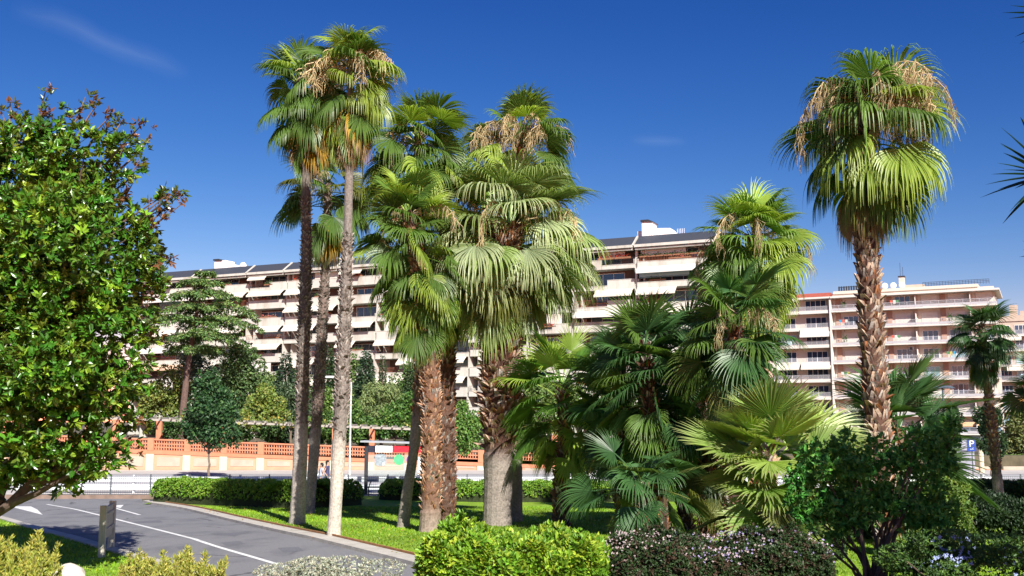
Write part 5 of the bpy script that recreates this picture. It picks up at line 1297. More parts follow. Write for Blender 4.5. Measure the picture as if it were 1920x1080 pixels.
for i, (x, y, rx, ry, c, d) in enumerate([(560, 740, 40, 60, (0.06, 0.11, 0.035), 112), (655, 720, 44, 60, (0.07, 0.13, 0.03), 114), (760, 735, 44, 55, (0.06, 0.12, 0.03), 113), (505, 745, 46, 55, (0.09, 0.14, 0.04), 112), (610, 760, 40, 40, (0.09, 0.16, 0.03), 99)]):
    tree('broad_tree', ['tall loose green tree behind the leftmost palm trunk', 'leafy tree behind the third palm trunk, level with the third balcony', 'leafy tree behind the leaning palm, before the lower balconies', 'pale green tree beside the fir, left of the whitish trunks', 'fresh green tree low between the two tallest palm trunks'][i], 'tree', (x, 830), (x, y + 20), [(x, y, rx * 0.7, ry * 0.7), (x - rx * 0.5, y + 25, rx * 0.6, ry * 0.5), (x + rx * 0.5, y + 20, rx * 0.6, ry * 0.5), (x + 5, y - ry * 0.5, rx * 0.4, ry * 0.4)], d, 5200, 0.32, 0.19, c, (0.13, 0.19, 0.05), 0.3, 0.16, MG, 140 + i, gz=GT)
# cedar with flat drooping boughs
def cedar():
    rng = np.random.default_rng(61); D = 95.0; px = lambda x, y, dy=0: P(x, y, D + dy)
    base = px(342, 790); base[2] = GT
    t = thing('cedar_tree', 'dark cedar with a leaning bare trunk and flat tiered drooping branches', 'cedar', base)
    tr = [base - UPZ * 0.2, px(343, 770), px(352, 690), px(360, 640), px(370, 580), px(382, 510)]
    mb = MB(); mb.tube(tr, [0.34, 0.31, 0.27, 0.22, 0.14, 0.03], 10, (0.13, 0.085, 0.07))
    fo = MB(); Pp = []; Dd = []; Cc = []
    tiers = [(512, 16, 4), (530, 48, 6), (553, 72, 7), (578, 92, 8), (604, 108, 9), (630, 92, 8), (655, 66, 6)]
    for y, w, nb in tiers:
        c = px(np.interp(y, [500, 640, 700], [385, 368, 358]), y)
        for i in range(nb):
            az = 2 * math.pi * (i + rng.uniform(0, 0.8)) / nb; L = w * D / FPX * rng.uniform(0.65, 1.15)
            if math.cos(az) > 0: L *= 1.05
            h = np.array([math.cos(az), math.sin(az), 0]); rise = rng.uniform(0.02, 0.2) * L
            pts = [c + h * L * s + UPZ * (rise * math.sin(s * 2.4) - 0.20 * L * s * s) for s in np.linspace(0, 1, 7)]
            mb.tube(pts, np.linspace(0.08, 0.015, 7), 5, (0.12, 0.08, 0.06), cap=False)
            side = np.array([-h[1], h[0], 0]); nn = int(80 + 42 * L)
            s = rng.uniform(0.14, 1.06, nn); wd = (0.2 * L * np.sin(np.clip(s, 0, 1) * 2.7 + 0.3) + 0.2) * rng.uniform(-1, 1, nn)
            cp = c + h[None] * (L * s)[:, None] + side[None] * wd[:, None] + UPZ[None] * (rise * np.sin(s * 2.4) - 0.20 * L * s * s - 0.12 * np.abs(wd) ** 1.3 + rng.normal(0, 0.09, nn))[:, None]
            dd = unit(h[None] * 0.6 + side[None] * np.sign(wd)[:, None] * 0.7 - UPZ[None] * 0.35 + rng.normal(0, 0.3, (nn, 3)))
            Pp.append(cp); Dd.append(dd); Cc.append(vary(rng, (0.12, 0.22, 0.065), nn, 0.3, (0.2, 0.29, 0.08), 0.3))
    mb.build('trunk', M_WOOD, t)
    Pp = np.vstack(Pp); Dd = np.vstack(Dd); Cc = np.vstack(Cc); n = len(Pp)
    add_leaves(fo, Pp, Dd, UPZ + rng.normal(0, 0.35, (n, 3)), 0.42 * rng.uniform(0.6, 1.2, n), 0.15, Cc)
    # hanging twigs under the tiers
    add_leaves(fo, Pp[::2], -UPZ + rng.normal(0, 0.3, (len(Pp[::2]), 3)), rdir(rng, len(Pp[::2])), 0.32, 0.10, Cc[::2] * 0.85)
    fo.build('crown', M_LEAF, t)
cedar()

# ------------------------------------------------------------ the palms
W_LOW = (0.40, 0.35, 0.30)
palm('palm_tree', 'tall slim palm with grey ringed trunk, leftmost of the group, ragged brown and yellow skirt', [(557, 985, 36), (560, 930, 33), (565, 800, 31), (571, 600, 29), (575, 450, 23), (573, 310, 21)], (563, 78, 305, 88), n=44, dead=9, yellow=6, nst=5, boots=(0.22, 0.72), bs=0.65, seed=101, low=(0.36, 0.32, 0.28), high=(0.14, 0.12, 0.105), bootcol=(0.24, 0.21, 0.185), droop=1.35, pal=0.2, el1=-62, fanr=0.62, wk=1.1, elx=0.8, tw=0.82)
palm('palm_tree', 'tallest left palm, whitish trunk foot by the kerb, yellow leaves in its skirt', [(625, 1010, 30), (630, 940, 27), (634, 860, 30), (641, 740, 34), (647, 600, 28), (652, 450, 20), (655, 290, 18)], (660, 38, 300, 100), n=48, dead=8, yellow=6, nst=20, boots=(0.20, 0.62), bs=0.7, seed=102, low=(0.46, 0.41, 0.35), high=(0.19, 0.165, 0.145), bootcol=(0.33, 0.30, 0.265), droop=1.4, pal=0.35, el1=-62, fanr=0.62, wk=1.08, elx=0.8, tw=0.85)
palm('palm_tree', 'shorter slim palm behind the two tall ones, darker leaves and bent trunk', [(578, 965, 27), (585, 900, 23), (597, 740, 28), (605, 600, 24), (612, 480, 19)], (616, 275, 475, 92), n=38, dead=7, yellow=1, nst=5, boots=(0.25, 0.95), bs=0.65, seed=103, low=(0.28, 0.24, 0.22), high=(0.18, 0.13, 0.11), droop=1.2, cols=(GREEN, OLIVE), pal=0.25, el1=-60, wk=1.15, elx=0.75, bootcol=(0.24, 0.205, 0.18), tw=0.8)
palm('palm_tree', 'thin leaning palm with grey foot, left of the thick brown trunks', [(755, 992, 26), (762, 930, 23), (774, 860, 20), (783, 790, 26), (790, 700, 26), (792, 560, 20), (786, 400, 18)], (783, 190, 400, 88), n=54, dead=3, nst=4, boots=(0.28, 0.9), bs=0.8, seed=104, droop=0.95, pal=0.35, low=(0.24, 0.21, 0.18), el1=-45, wk=1.3, elx=0.62, el0=88)
palm('palm_tree', 'thick reddish brown trunked palm, right hand one of the close pair, in shade', [(838, 975, 40), (836, 860, 42), (834, 740, 48), (832, 620, 50), (830, 520, 36)], (838, 310, 620, 120), n=62, dead=5, nst=5, boots=(0.0, 1.0), seed=106, D=36, bootcol=(0.16, 0.085, 0.06), high=(0.10, 0.06, 0.045), pal=0.35, droop=0.9, el1=-52, bs=0.9, wk=1.1, elx=0.68, el0=88, tw=0.85)  # trunk colours darkened to stand in for shade from the neighbouring palms
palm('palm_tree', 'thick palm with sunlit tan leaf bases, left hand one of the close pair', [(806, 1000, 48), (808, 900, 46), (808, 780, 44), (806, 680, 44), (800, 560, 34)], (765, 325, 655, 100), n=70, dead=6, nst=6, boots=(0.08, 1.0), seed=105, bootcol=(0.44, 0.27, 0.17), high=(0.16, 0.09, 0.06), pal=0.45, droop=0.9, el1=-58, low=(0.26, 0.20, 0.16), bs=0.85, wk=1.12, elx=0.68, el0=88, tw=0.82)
palm('palm_tree', 'palm whose flower laden crown rises directly behind the silvery one', [(966, 950, 30), (965, 800, 30), (968, 600, 26), (972, 420, 22)], (975, 180, 400, 98), n=54, dead=4, nst=18, boots=(0.2, 1.0), seed=107, D=36.8, pal=0.3, droop=1.0, el1=-50, wk=1.2, elx=0.65, el0=88)
palm('palm_tree', 'stoutest palm with silvery drooping crown and smooth grey foot below ragged bark', [(932, 977, 52), (934, 900, 52), (936, 850, 60), (938, 760, 74), (940, 660, 72), (938, 600, 64)], (956, 296, 618, 165), n=92, dead=0, nst=4, boots=(0.24, 1.0), bs=1.25, seed=108, cols=(SILVER, (0.22, 0.31, 0.11)), pal=0.5, bootcol=(0.42, 0.29, 0.22), low=(0.24, 0.205, 0.18), high=(0.07, 0.035, 0.025), droop=1.2, el1=-42, nseg=58, out=1.4, fanr=0.52, wk=1.08, elx=0.62, el0=88, D=35.0, tw=1.0, young=0.35)
palm('palm_tree', 'lone tall palm on the right with tan criss crossed bark and long hanging leaves', [(1668, 1038, 46), (1664, 960, 44), (1650, 860, 48), (1642, 740, 54), (1634, 620, 52), (1627, 500, 50), (1620, 420, 44)], (1627, 78, 430, 176), n=42, dead=18, nst=44, boots=(0.0, 1.0), bs=1.15, seed=109, D=26, bottom_z=0.3, pal=0.5, bootcol=(0.44, 0.33, 0.25), high=(0.10, 0.055, 0.04), droop=1.7, el0=82, el1=-58, nseg=56, fanr=0.60, elx=0.8, tst=0.95, out=0.9, wk=0.98, tw=0.84, young=0.6)
palm('palm_tree', 'bushy palm left of the lone tall one, crown just above the cream block', [(1424, 960, 42), (1424, 800, 42), (1420, 680, 40), (1414, 560, 32)], (1410, 352, 610, 120), n=84, dead=4, nst=5, boots=(0.0, 1.0), seed=110, D=36.5, pal=0.5, droop=1.25, el1=-62, cols=((0.13, 0.24, 0.045), (0.26, 0.37, 0.065)), wk=1.0, elx=0.7, el0=88)
palm('palm_tree', 'short palm with brown hanging dead leaf, right of the silvery palm', [(1051, 978, 34), (1052, 930, 33), (1056, 860, 28), (1060, 790, 24)], (1052, 648, 880, 92), n=54, dead=0, nst=0, boots=(0.0, 1.0), seed=111, pal=0.4, cols=((0.08, 0.18, 0.03), (0.24, 0.36, 0.06)), droop=0.5, el1=-50, el0=78, bootcol=(0.16, 0.10, 0.07), high=(0.07, 0.05, 0.04), fanr=0.52, wk=1.3, D=34)
CG = 'dark palms of the dense clump'
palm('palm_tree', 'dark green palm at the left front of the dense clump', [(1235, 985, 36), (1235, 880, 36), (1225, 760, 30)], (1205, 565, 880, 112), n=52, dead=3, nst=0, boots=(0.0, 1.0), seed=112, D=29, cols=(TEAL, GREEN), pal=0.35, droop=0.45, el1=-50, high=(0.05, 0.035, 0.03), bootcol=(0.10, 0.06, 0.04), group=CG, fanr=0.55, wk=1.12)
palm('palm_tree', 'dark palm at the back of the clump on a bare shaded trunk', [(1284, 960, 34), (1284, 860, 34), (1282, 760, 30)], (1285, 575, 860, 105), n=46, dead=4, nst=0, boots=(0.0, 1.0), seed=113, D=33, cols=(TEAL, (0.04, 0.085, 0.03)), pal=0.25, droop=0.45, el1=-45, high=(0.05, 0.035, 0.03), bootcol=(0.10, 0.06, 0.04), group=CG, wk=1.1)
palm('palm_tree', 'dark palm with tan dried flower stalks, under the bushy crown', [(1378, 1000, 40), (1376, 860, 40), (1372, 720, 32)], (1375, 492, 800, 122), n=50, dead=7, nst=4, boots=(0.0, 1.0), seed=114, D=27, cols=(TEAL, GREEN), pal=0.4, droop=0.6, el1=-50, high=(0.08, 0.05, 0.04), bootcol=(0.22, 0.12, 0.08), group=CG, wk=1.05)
palm('palm_tree', 'stemless young palm spreading at the foot of the dark clump', [(1205, 1000, 26), (1205, 960, 26), (1205, 925, 24)], (1200, 815, 1010, 128), n=22, dead=0, nst=0, boots=(0, 1), seed=115, D=25.5, cols=(TEAL, (0.10, 0.17, 0.035)), pal=0.35, droop=0.5, el0=60, el1=-30, group=CG, fanr=0.5, bottom_z=0.0)
palm('palm_tree', 'bright green low fan palm in full sun in front of the clump', [(1440, 1040, 30), (1440, 980, 30), (1440, 930, 28)], (1438, 722, 1085, 148), n=44, dead=1, nst=0, boots=(0, 1), seed=116, D=20.0, cols=((0.18, 0.33, 0.045), (0.30, 0.43, 0.08)), pal=0.5, droop=0.15, el0=85, el1=-40, fanr=0.60, nseg=46, dstart=0.62, bottom_z=0.2, tipcol=(0.30, 0.33, 0.12), wk=1.08)
palm('palm_tree', 'dark fan palm directly behind the trunk of the lone tall palm', [(1685, 1000, 36), (1685, 900, 36), (1682, 860, 32)], (1680, 705, 985, 122), n=44, dead=0, nst=0, boots=(0, 1), seed=117, D=29, cols=(TEAL, (0.05, 0.10, 0.03)), pal=0.3, droop=0.2, el0=80, el1=-35, fanr=0.56, wk=1.2)
palm('palm_tree', 'small slender palm far right, standing before the peach block', [(1880, 1008, 24), (1872, 920, 24), (1862, 820, 23), (1852, 730, 20), (1845, 690, 17)], (1838, 562, 712, 64), n=42, dead=4, nst=0, boots=(0.3, 1.0), bs=0.7, seed=118, D=36, cols=(TEAL, (0.04, 0.085, 0.03)), pal=0.3, droop=1.1, el1=-55, low=(0.24, 0.21, 0.20), high=(0.12, 0.09, 0.08), bootcol=(0.20, 0.15, 0.13), fanr=0.62, wk=0.98, tw=0.78)
palm('palm_tree', 'dark palm cut off by the right edge beside the olive tree', [(1975, 1000, 30), (1970, 850, 28), (1962, 780, 24)], (1960, 655, 800, 78), n=30, dead=0, nst=0, boots=(0.2, 1.0), seed=119, D=37, cols=(TEAL, (0.04, 0.085, 0.03)), pal=0.3, droop=0.5, el1=-40)
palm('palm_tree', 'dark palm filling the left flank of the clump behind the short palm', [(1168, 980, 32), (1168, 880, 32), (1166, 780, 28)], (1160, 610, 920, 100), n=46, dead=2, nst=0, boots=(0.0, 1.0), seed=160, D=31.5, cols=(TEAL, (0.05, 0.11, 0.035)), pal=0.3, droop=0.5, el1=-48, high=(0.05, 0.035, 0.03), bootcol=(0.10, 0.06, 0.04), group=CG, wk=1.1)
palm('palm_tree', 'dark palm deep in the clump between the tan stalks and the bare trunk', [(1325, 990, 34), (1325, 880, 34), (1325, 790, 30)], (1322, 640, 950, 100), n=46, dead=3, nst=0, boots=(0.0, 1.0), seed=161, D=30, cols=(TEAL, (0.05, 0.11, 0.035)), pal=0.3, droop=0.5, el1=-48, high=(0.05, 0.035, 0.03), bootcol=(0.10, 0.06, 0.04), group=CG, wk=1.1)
# yucca heads at the right edge
def yucca():
    rng = np.random.default_rng(71); D = 11.0; base = P(1990, 800, D); base[2] = g(D)
    t = thing('yucca_tree', 'dark spiky yucca reaching in from the right edge against the sky', 'yucca', base)
    heads = [P(1968, 330, D), P(1985, 478, D), P(2010, 30, D)]
    mb = MB(); mb.tube([base - UPZ * 0.1, base + UPZ * 1.5, P(2000, 520, D)], [0.2, 0.16, 0.13], 10, (0.16, 0.12, 0.09))
    for h in heads: mb.tube([P(2000, 520, D), (P(2000, 520, D) + h) / 2 + np.array([0.1, 0, 0]), h], [0.13, 0.09, 0.07], 9, (0.16, 0.12, 0.09))
    mb.build('trunk', M_WOOD, t); mb = MB()
    for h in heads:
        for i in range(52):
            az = i * 2.39996; el = 80 - 115 * (i / 52) + rng.normal(0, 5); L = rng.uniform(0.55, 0.75) if h is not heads[1] else rng.uniform(.33, .42); hh = np.array([math.cos(az), math.sin(az), 0])
            pts = [h]; e = el
            for k in range(5): dv = hh * math.cos(R(e)) + UPZ * math.sin(R(e)); pts.append(pts[-1] + dv * L / 5); e -= 2
            pts = np.array(pts); s = np.cross(hh, UPZ); w = np.array([0.024, 0.036, 0.040, 0.034, 0.020, 0.002])[:, None]
            dn = np.cross(s, pts[-1] - pts[0]); dn /= np.linalg.norm(dn)
            V = np.stack([pts - s * w, pts + dn * w * 0.4, pts + s * w], 1).reshape(-1, 3); b = np.arange(5)[:, None] * 3
            mb.add(V, np.concatenate([b + np.array([[0, 1, 4, 3]]), b + np.array([[1, 2, 5, 4]])]), np.array((0.02, 0.055, 0.03)) * rng.uniform(0.7, 1.3))
    mb.build('crown', M_FROND, t)
yucca()

# ------------------------------------------------------------ the large magnolia on the left
M_MAG = leafmat('magnolia_leaf', 0.28, 0.16, back=(0.22, 0.12, 0.035), spec=0.45, tcol=(1.2, 1.2, 0.4))
def magnolia():
    rng = np.random.default_rng(81); D = 22.0
    base = np.array([-12.6, 22.0, g(22.0)])
    t = thing('magnolia_tree', 'large glossy leaved magnolia with bronze leaf undersides filling the left of the view', 'magnolia', base)
    lob = [(40, 320, 95, 90), (170, 300, 85, 75), (90, 250, 50, 50), (215, 275, 45, 35), (235, 420, 80, 60), (298, 378, 34, 22), (90, 480, 190, 130, -0.8), (240, 520, 70, 65), (180, 620, 105, 85, -0.6), (30, 650, 190, 140, -1.2), (195, 740, 75, 75), (100, 800, 130, 90, -0.8), (160, 850, 80, 42), (215, 855, 45, 35), (10, 880, 95, 55), (95, 905, 75, 30), (50, 285, 85, 65), (150, 345, 95, 75), (225, 350, 45, 50), (250, 460, 65, 60), (268, 600, 48, 55), (262, 680, 40, 55), (255, 800, 45, 45), (110, 400, 110, 90), (110, 560, 130, 100, 0.8), (110, 700, 140, 110, 0.8), (60, 860, 120, 50, 0.5), (290, 520, 36, 40), (-120, 500, 160, 230, 0.5), (-160, 750, 130, 150)]
    L = lobes_world(lob, D, 0.8)
    mb = MB(); fork = np.array([-10.6, 21.9, 1.75]); mb.tube([base - UPZ * 0.2, (base + fork) / 2 + np.array([0.1, 0, 0.1]), fork], [0.26, 0.2, 0.16], 12, (0.10, 0.07, 0.055))
    f2 = P(60, 905, 21.8); mb.tube([fork, P(-40, 985, 21.9), P(20, 945, 21.8), f2], [0.15, 0.12, 0.11, 0.09], 9, (0.10, 0.07, 0.055))
    f3 = P(30, 850, 22.3); mb.tube([fork, P(-60, 960, 22.1), P(0, 930, 22.2), f3], [0.14, 0.11, 0.1, 0.08], 9, (0.10, 0.07, 0.055))
    mb.tube([f2, P(110, 880, 21.7), P(160, 820, 21.8), P(190, 760, 22)], [0.08, 0.07, 0.055, 0.03], 8, (0.11, 0.08, 0.06)); mb.tube([P(20, 945, 21.8), P(70, 925, 21.5), P(130, 890, 21.4), P(170, 860, 21.5)], [0.09, 0.06, 0.045, 0.03], 8, (0.11, 0.08, 0.06))
    srcs = [f2, f3, P(40, 640, 22), P(100, 500, 22)]
    mb.tube([f3, P(40, 640, 22), P(100, 500, 22), P(130, 380, 22)], [0.09, 0.08, 0.06, 0.04], 8, (0.12, 0.09, 0.07))
    for i, (c, r) in enumerate(L):
        for _ in range(2):
            s = srcs[int(np.argmin([np.linalg.norm(c - q) for q in srcs]))]; e = c + rdir(rng, 1)[0] * r * 0.8; m = (s + e) / 2 + rng.normal(0, 0.15, 3)
            mb.tube([s, m, e], [0.04, 0.025, 0.01], 6, (0.14, 0.10, 0.08), cap=False)
    mb.build('trunk', M_WOOD, t)
    n = 14000
    pos, out = blob_points(rng, L, n, sub=15, subr=0.36, inner=0.10)
    # loose shoots that break the outline
    tips = [(85, 172), (160, 182), (182, 195), (20, 200), (232, 222), (262, 238), (285, 256), (345, 355), (330, 372), (318, 362), (338, 385), (262, 300), (248, 345), (320, 480), (308, 505), (210, 215), (40, 215), (90, 195), (135, 215), (60, 240), (5, 215), (300, 470), (300, 560), (285, 620), (255, 842), (242, 870), (272, 790), (275, 700)]
    ep = []; eo = []
    bt = MB()
    for x, y in tips:
        tp = P(x, y, D + rng.normal(0, 0.5)); c = P(np.clip(x * 0.72 + 10, -50, 250), y + (70 if y < 500 else -20), D)
        bt.tube([c, (c + tp) / 2 + rng.normal(0, 0.05, 3), tp], [0.03, 0.02, 0.01], 5, (0.16, 0.11, 0.08), cap=False)
        dv = unit((tp - c)[None])[0]
        for k in range(10): q = tp + dv * rng.uniform(-0.75, 0.08) + rng.normal(0, 0.07, 3); ep.append(q); eo.append(dv + rng.normal(0, 0.4, 3))
    bt.build('twigs', M_WOOD, t)['kind'] = 'stuff'
    mb = MB(); out = unit(out + UPZ * 0.35 + rng.normal(0, 0.35, out.shape))
    rosettes(mb, rng, pos, out, 8, 0.17, 0.066, (0.06, 0.175, 0.015), (0.18, 0.31, 0.025), 0.3, v=0.5, oval=True)
    ep = np.array(ep); eo = unit(np.array(eo)); rosettes(mb, rng, ep, eo, 6, 0.15, 0.055, (0.07, 0.13, 0.022), (0.17, 0.075, 0.03), 0.5)
    mb.build('crown', M_MAG, t)
magnolia()

# ------------------------------------------------------------ foreground planting
def front_hedge(name, label, px0, px1, toppx, D, depth, n, length, width, col, alt, seed, **k):
    zt = P((px0 + px1) / 2, toppx, D + depth * 0.3)[2]; zb = g(D) - 0.25
    return hedge(name, label, [(P(px0, 1000, D)[0], D), (P((px0 + px1) / 2, 1000, D)[0], D), (P(px1, 1000, D)[0], D)], depth, zt - zb, n, length, width, col, alt, seed=seed, zbase=zb, **k)
front_hedge('hedge', 'bright yellow green leafy hedge in the foreground centre', 778, 1156, 1015, 11.5, 1.8, 5600, 0.085, 0.034, (0.14, 0.28, 0.02), (0.32, 0.44, 0.04), 91, per=7, oval=True, palt=0.4, bump=0.22, top_var=0.05, endk=0.15, boxy=0.28, v=0.35, open_=0.7)
hb2, surf, Lh, hr = front_hedge('hedge', 'dark hedge sprinkled with tiny pinkish white flowers, right of the bright one', 1140, 1590, 1012, 11.3, 1.8, 8000, 0.042, 0.020, (0.035, 0.07, 0.02), (0.075, 0.05, 0.03), 92, per=6, endk=0.15, boxy=0.28, palt=0.25, bump=0.16, top_var=0.07, open_=0.8)
def blossoms(parent, rng, p, r, cols, name='flowers'):
    mb = MB(); n = len(p)
    for k in range(4):
        a = 2 * math.pi * k / 4; o = np.stack([np.full(n, math.cos(a)), rng.normal(-0.4, 0.4, n), np.full(n, math.sin(a))], 1)
        add_leaves(mb, p, o + rng.normal(0, 0.3, (n, 3)), np.array([0.1, -1, 0.4]) + rng.normal(0, 0.4, (n, 3)), r, r * 0.8, cols)
    o = mb.build(name, M_PETAL, parent); o['kind'] = 'stuff'; return o
M_PETAL = leafmat('petal', 0.7, 0.3, tcol=(1, 1, 1))
m = 1300; s = hr.uniform(0, Lh, m); a = hr.uniform(0.15, 0.75, m) ** 0.7 * 0.85; k = hr.random(m) < 0.35 + 0.5 * (np.sin(s * 4) * np.sin(a * 14 + s) > -0.1); s, a = s[k], a[k]
p = surf(s, a, 1.0) + hr.normal(0, 0.03, (len(s), 3)); fc = np.tile(np.array((0.62, 0.50, 0.50)), (len(s), 1)); far_ = s > Lh * 0.35; fc[far_ & (hr.random(len(s)) < 0.5)] = (0.42, 0.36, 0.62)
blossoms(hb2, hr, p, 0.014, fc * hr.uniform(0.7, 1.2, (len(s), 1)))
def shrub_up(name, label, px0, px1, toppx, D, n, col, alt, seed, length=0.1, width=0.02, spiky=0.3, depth=0.8, lobes_=5, flowers=None, upb=1.2):
    """cluster of upright leafy shoots"""
    rng = np.random.default_rng(seed); x0, x1 = P(px0, 1000, D)[0], P(px1, 1000, D)[0]; zb = g(D) - 0.2
    t = thing(name, label, 'shrub', ((x0 + x1) / 2, D, g(D)))
    mb = MB(); st = MB(); ns = max(8, int((x1 - x0) * 38))
    for i in range(ns):
        bx_ = rng.uniform(x0 + 0.05, x1 - 0.05); by = D + rng.uniform(-depth / 2, depth / 2)
        e = min(bx_ - x0, x1 - bx_) / (x1 - x0) * 2
        zt = P(960, toppx, D)[2] - (1 - min(1, e * 2.2)) * 0.18 + rng.normal(0, 0.06) * (1 + spiky); h = zt - zb
        lean = rng.normal(0, 0.12, 2); b = np.array([bx_, by, zb]); tp = np.array([bx_ + lean[0] * h, by + lean[1] * h, zt])
        st.tube([b, (b + tp) / 2, tp], [0.012, 0.009, 0.004], 4, (0.12, 0.10, 0.05), cap=False)
        m = int(n / ns); u = rng.uniform(0.25, 1.0, m); pos = b + (tp - b) * u[:, None] + rng.normal(0, 0.035, (m, 3)) * (1.25 - u)[:, None]
        d = unit(np.array([0, 0, upb]) + rdir(rng, m) * 1.0); add_leaves(mb, pos, d, rdir(rng, m) + np.array([0.2, -0.8, 0.3]), length * rng.uniform(0.6, 1.2, m), width, vary(rng, col, m, 0.3, alt, 0.35))
    st.build('stems', M_WOOD, t); mb.build('foliage', M_LEAF, t)
    return t
shrub_up('shrub', 'golden green feathery shrub in the lower left corner beside the rock', -60, 98, 1030, 16.5, 9000, (0.30, 0.33, 0.05), (0.45, 0.42, 0.09), 94, 0.09, 0.022, 0.9)
shrub_up('shrub', 'yellow green feathery shrub right of the rock, along the bottom edge', 232, 430, 1052, 16.0, 12000, (0.30, 0.32, 0.05), (0.45, 0.42, 0.10), 95, 0.08, 0.02, 0.3)
rng = np.random.default_rng(96)
def dome(name, label, px, py, rx, ry, D, n, length, width, col, alt, seed, per=1, cat='shrub', zb=None, palt=0.3, stems=6, mat_=None, rosette=False, v=0.3, sub=26, subr=0.25):
    rng = np.random.default_rng(seed); c = P(px, py, D); s = D / FPX; zb = g(D) if zb is None else zb
    t = thing(name, label, cat, (c[0], D, zb)); L = [(c, np.array([rx * s, rx * s * 0.6, ry * s]))]
    mb = MB()
    for i in range(stems):
        e = c + rdir(rng, 1)[0] * L[0][1] * 0.8; mb.tube([(c[0] + rng.normal(0, 0.08), D, zb - 0.1), (c[0] + (e[0] - c[0]) * 0.4, D, (zb + c[2]) / 2), e], [0.03, 0.02, 0.008], 6, (0.11, 0.08, 0.06), cap=False)
    mb.build('stems', M_WOOD, t); mb = MB()
    if rosette:
        pos, out = blob_points(rng, L, n, sub, subr, 0.1); rosettes(mb, rng, pos, unit(out + UPZ * 0.3), per, length, width, col, alt, palt, v=v)
    else: leafy(mb, rng, L, n, length, width, col, alt, palt, sub=sub, subr=subr, v=v)
    mb.build('foliage', M_LEAF, t); return t, L, rng
dome('shrub', 'silvery white leaved shrub mounded along the bottom edge', 605, 1105, 165, 62, 14.5, 7000, 0.035, 0.014, (0.38, 0.40, 0.30), (0.55, 0.56, 0.46), 97, per=6, rosette=True, zb=0.8, stems=8)
# dark many-stemmed bush on the right, before the tall palm
def dark_bush():
    rng = np.random.default_rng(98); D = 14.5; c0 = P(1640, 1090, D); c0[2] = g(D)
    t = thing('shrub', 'dark many stemmed bush in shade before the foot of the lone tall palm', 'shrub', c0)
    lob = [(1560, 880, 75, 50), (1650, 868, 80, 45), (1740, 880, 60, 60), (1585, 832, 30, 40), (1500, 935, 30, 60), (1705, 818, 26, 34), (1770, 830, 35, 50), (1600, 940, 80, 45), (1700, 950, 80, 45), (1530, 950, 55, 40), (1770, 960, 45, 40), (1560, 985, 60, 30), (1720, 990, 60, 30), (1505, 900, 35, 30)]
    L = lobes_world(lob, D, 0.6); mb = MB()
    for i in range(22):
        c, r = L[i % len(L)]; e = c + rdir(rng, 1)[0] * r * 0.7; s = c0 + np.array([rng.normal(0, 0.12), rng.normal(0, 0.1), -0.1])
        mb.tube([s, s + np.array([(e[0] - s[0]) * 0.25, 0, (e[2] - s[2]) * 0.4]), s + (e - s) * 0.7 + rng.normal(0, 0.05, 3), e], [0.028, 0.022, 0.014, 0.006], 6, (0.10, 0.07, 0.055), cap=False)
    mb.build('stems', M_WOOD, t); mb = MB()
    pos, out = blob_points(rng, L, 2500, 12, 0.27, 0.28); rosettes(mb, rng, pos, unit(out + UPZ * 0.4), 5, 0.09, 0.042, (0.07, 0.25, 0.04), (0.11, 0.30, 0.04), 0.25, v=0.4)
    mb.build('foliage', M_LEAF, t)
dark_bush()
t, L, r_ = dome('shrub', 'leafy green plumbago mound with pale blue flowers in the lower right corner', 1850, 1078, 200, 78, 12.5, 6800, 0.05, 0.02, (0.055, 0.12, 0.025), (0.10, 0.19, 0.03), 99, per=5, rosette=True, zb=0.9)
pos, out = blob_points(r_, [(L[0][0], L[0][1] * 1.02)], 480, 12, 0.16, 0.05); k = pos[:, 2] > L[0][0][2] + 0.02; pos = pos[k] + np.array([0, -0.03, 0.03]); blossoms(t, r_, pos, 0.027, np.tile(np.array((0.42, 0.50, 0.78)), (len(pos), 1)) * r_.uniform(0.7, 1.2, (len(pos), 1)))
dome('shrub', 'small sunlit green bush with upright shoots left of the small far palm', 1798, 985, 36, 46, 22, 1500, 0.08, 0.03, (0.09, 0.17, 0.03), (0.16, 0.24, 0.04), 100, per=5, rosette=True, zb=0.0)
dome('shrub', 'sunlit light green shrub behind the dark many stemmed bush', 1765, 925, 48, 36, 25, 1600, 0.10, 0.06, (0.12, 0.21, 0.04), (0.20, 0.28, 0.05), 120, per=4, rosette=True, zb=0.0)
dome('shrub', 'low yellow green plants on the ground beneath the dark bush', 1735, 1020, 60, 28, 19, 1700, 0.07, 0.035, (0.18, 0.27, 0.03), (0.30, 0.36, 0.05), 121, per=4, rosette=True, zb=0.2)
dome('shrub', 'dark spiky undergrowth at the right edge below the shaded hedge', 1880, 985, 110, 60, 30, 4200, 0.14, 0.05, (0.02, 0.045, 0.018), (0.03, 0.06, 0.02), 122, per=4, rosette=True, zb=0.0)

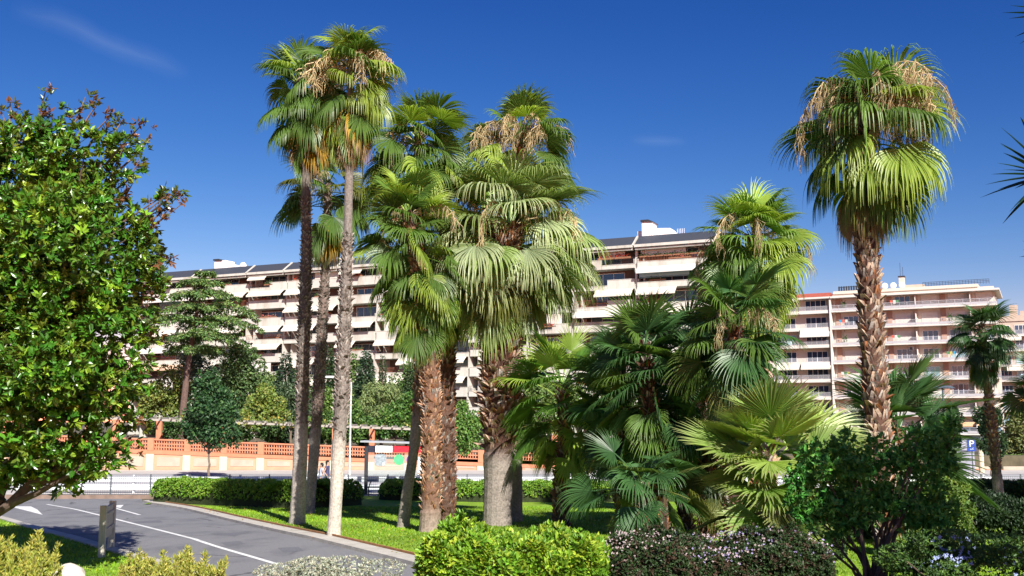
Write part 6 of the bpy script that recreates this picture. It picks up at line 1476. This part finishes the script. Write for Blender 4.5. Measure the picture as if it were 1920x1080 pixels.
dome('shrub', 'dark low foliage on the ground right of the small far palm trunk', 1700, 1010, 90, 45, 30, 2600, 0.12, 0.06, (0.025, 0.055, 0.018), (0.05, 0.10, 0.02), 123, per=4, rosette=True, zb=0.0)
dome('shrub', 'dark foliage filling the ground under the bright low fan palm', 1520, 1000, 90, 45, 24, 2600, 0.10, 0.05, (0.03, 0.065, 0.018), (0.06, 0.11, 0.02), 124, per=4, rosette=True, zb=0.0)
# ------------------------------------------------------------ trees outside the frame on the right, whose shade falls into it
def shade_tree(label, x, y, z0, z1, r, n, seed):
    rng = np.random.default_rng(seed); b = np.array([x, y, g(y)]); t = thing('broad_tree', label, 'tree', b, group='big trees beyond the right edge')
    c = np.array([x, y, (z0 + z1) / 2]); L = [(c, np.array([r, r, (z1 - z0) / 2])), (c + np.array([r * .4, -r * .3, r * .3]), np.array([r * .8, r * .8, (z1 - z0) * .3]))]
    mb = MB(); limbs(mb, rng, b - UPZ * 0.2, np.array([x, y, z0 + 0.5]), L, 0.25, 9); mb.build('trunk', M_WOOD, t)
    mb = MB(); leafy(mb, rng, L, n, 0.32, 0.2, (0.05, 0.10, 0.02), (0.09, 0.15, 0.03), 0.2, sub=18); mb.build('crown', M_LEAF, t)
shade_tree('large leafy tree standing beside the viewer beyond the right edge', 10.2, 6.5, 4.8, 10.5, 2.9, 7000, 131)
shade_tree('tall leafy tree further along beyond the right edge', 22.5, 25.0, 6.0, 14.5, 3.8, 7000, 132)

rng = np.random.default_rng(151); n = 900
q = np.stack([rng.uniform(-15, 6, n), rng.uniform(24, 46, n)], 1); q = q[inpoly(q, [tuple(v) for v in offs(kr, 0.1)] + [(3.0, 21.0), (12, 40), (-14, 48)])]; m = len(q)
mb = MB(); add_leaves(mb, np.c_[q, np.interp(q[:, 1], GY, GZ) + 0.11], rdir(rng, m) * [1, 1, 0.2], UPZ + rng.normal(0, 0.3, (m, 3)), 0.09, 0.05, vary(rng, (0.40, 0.22, 0.07), m, 0.4, (0.30, 0.28, 0.08), 0.3))
tag(mb.build('fallen_leaves', M_LEAF), 'dry brown leaves scattered over the lawn and kerb', 'leaves', None, 'stuff')
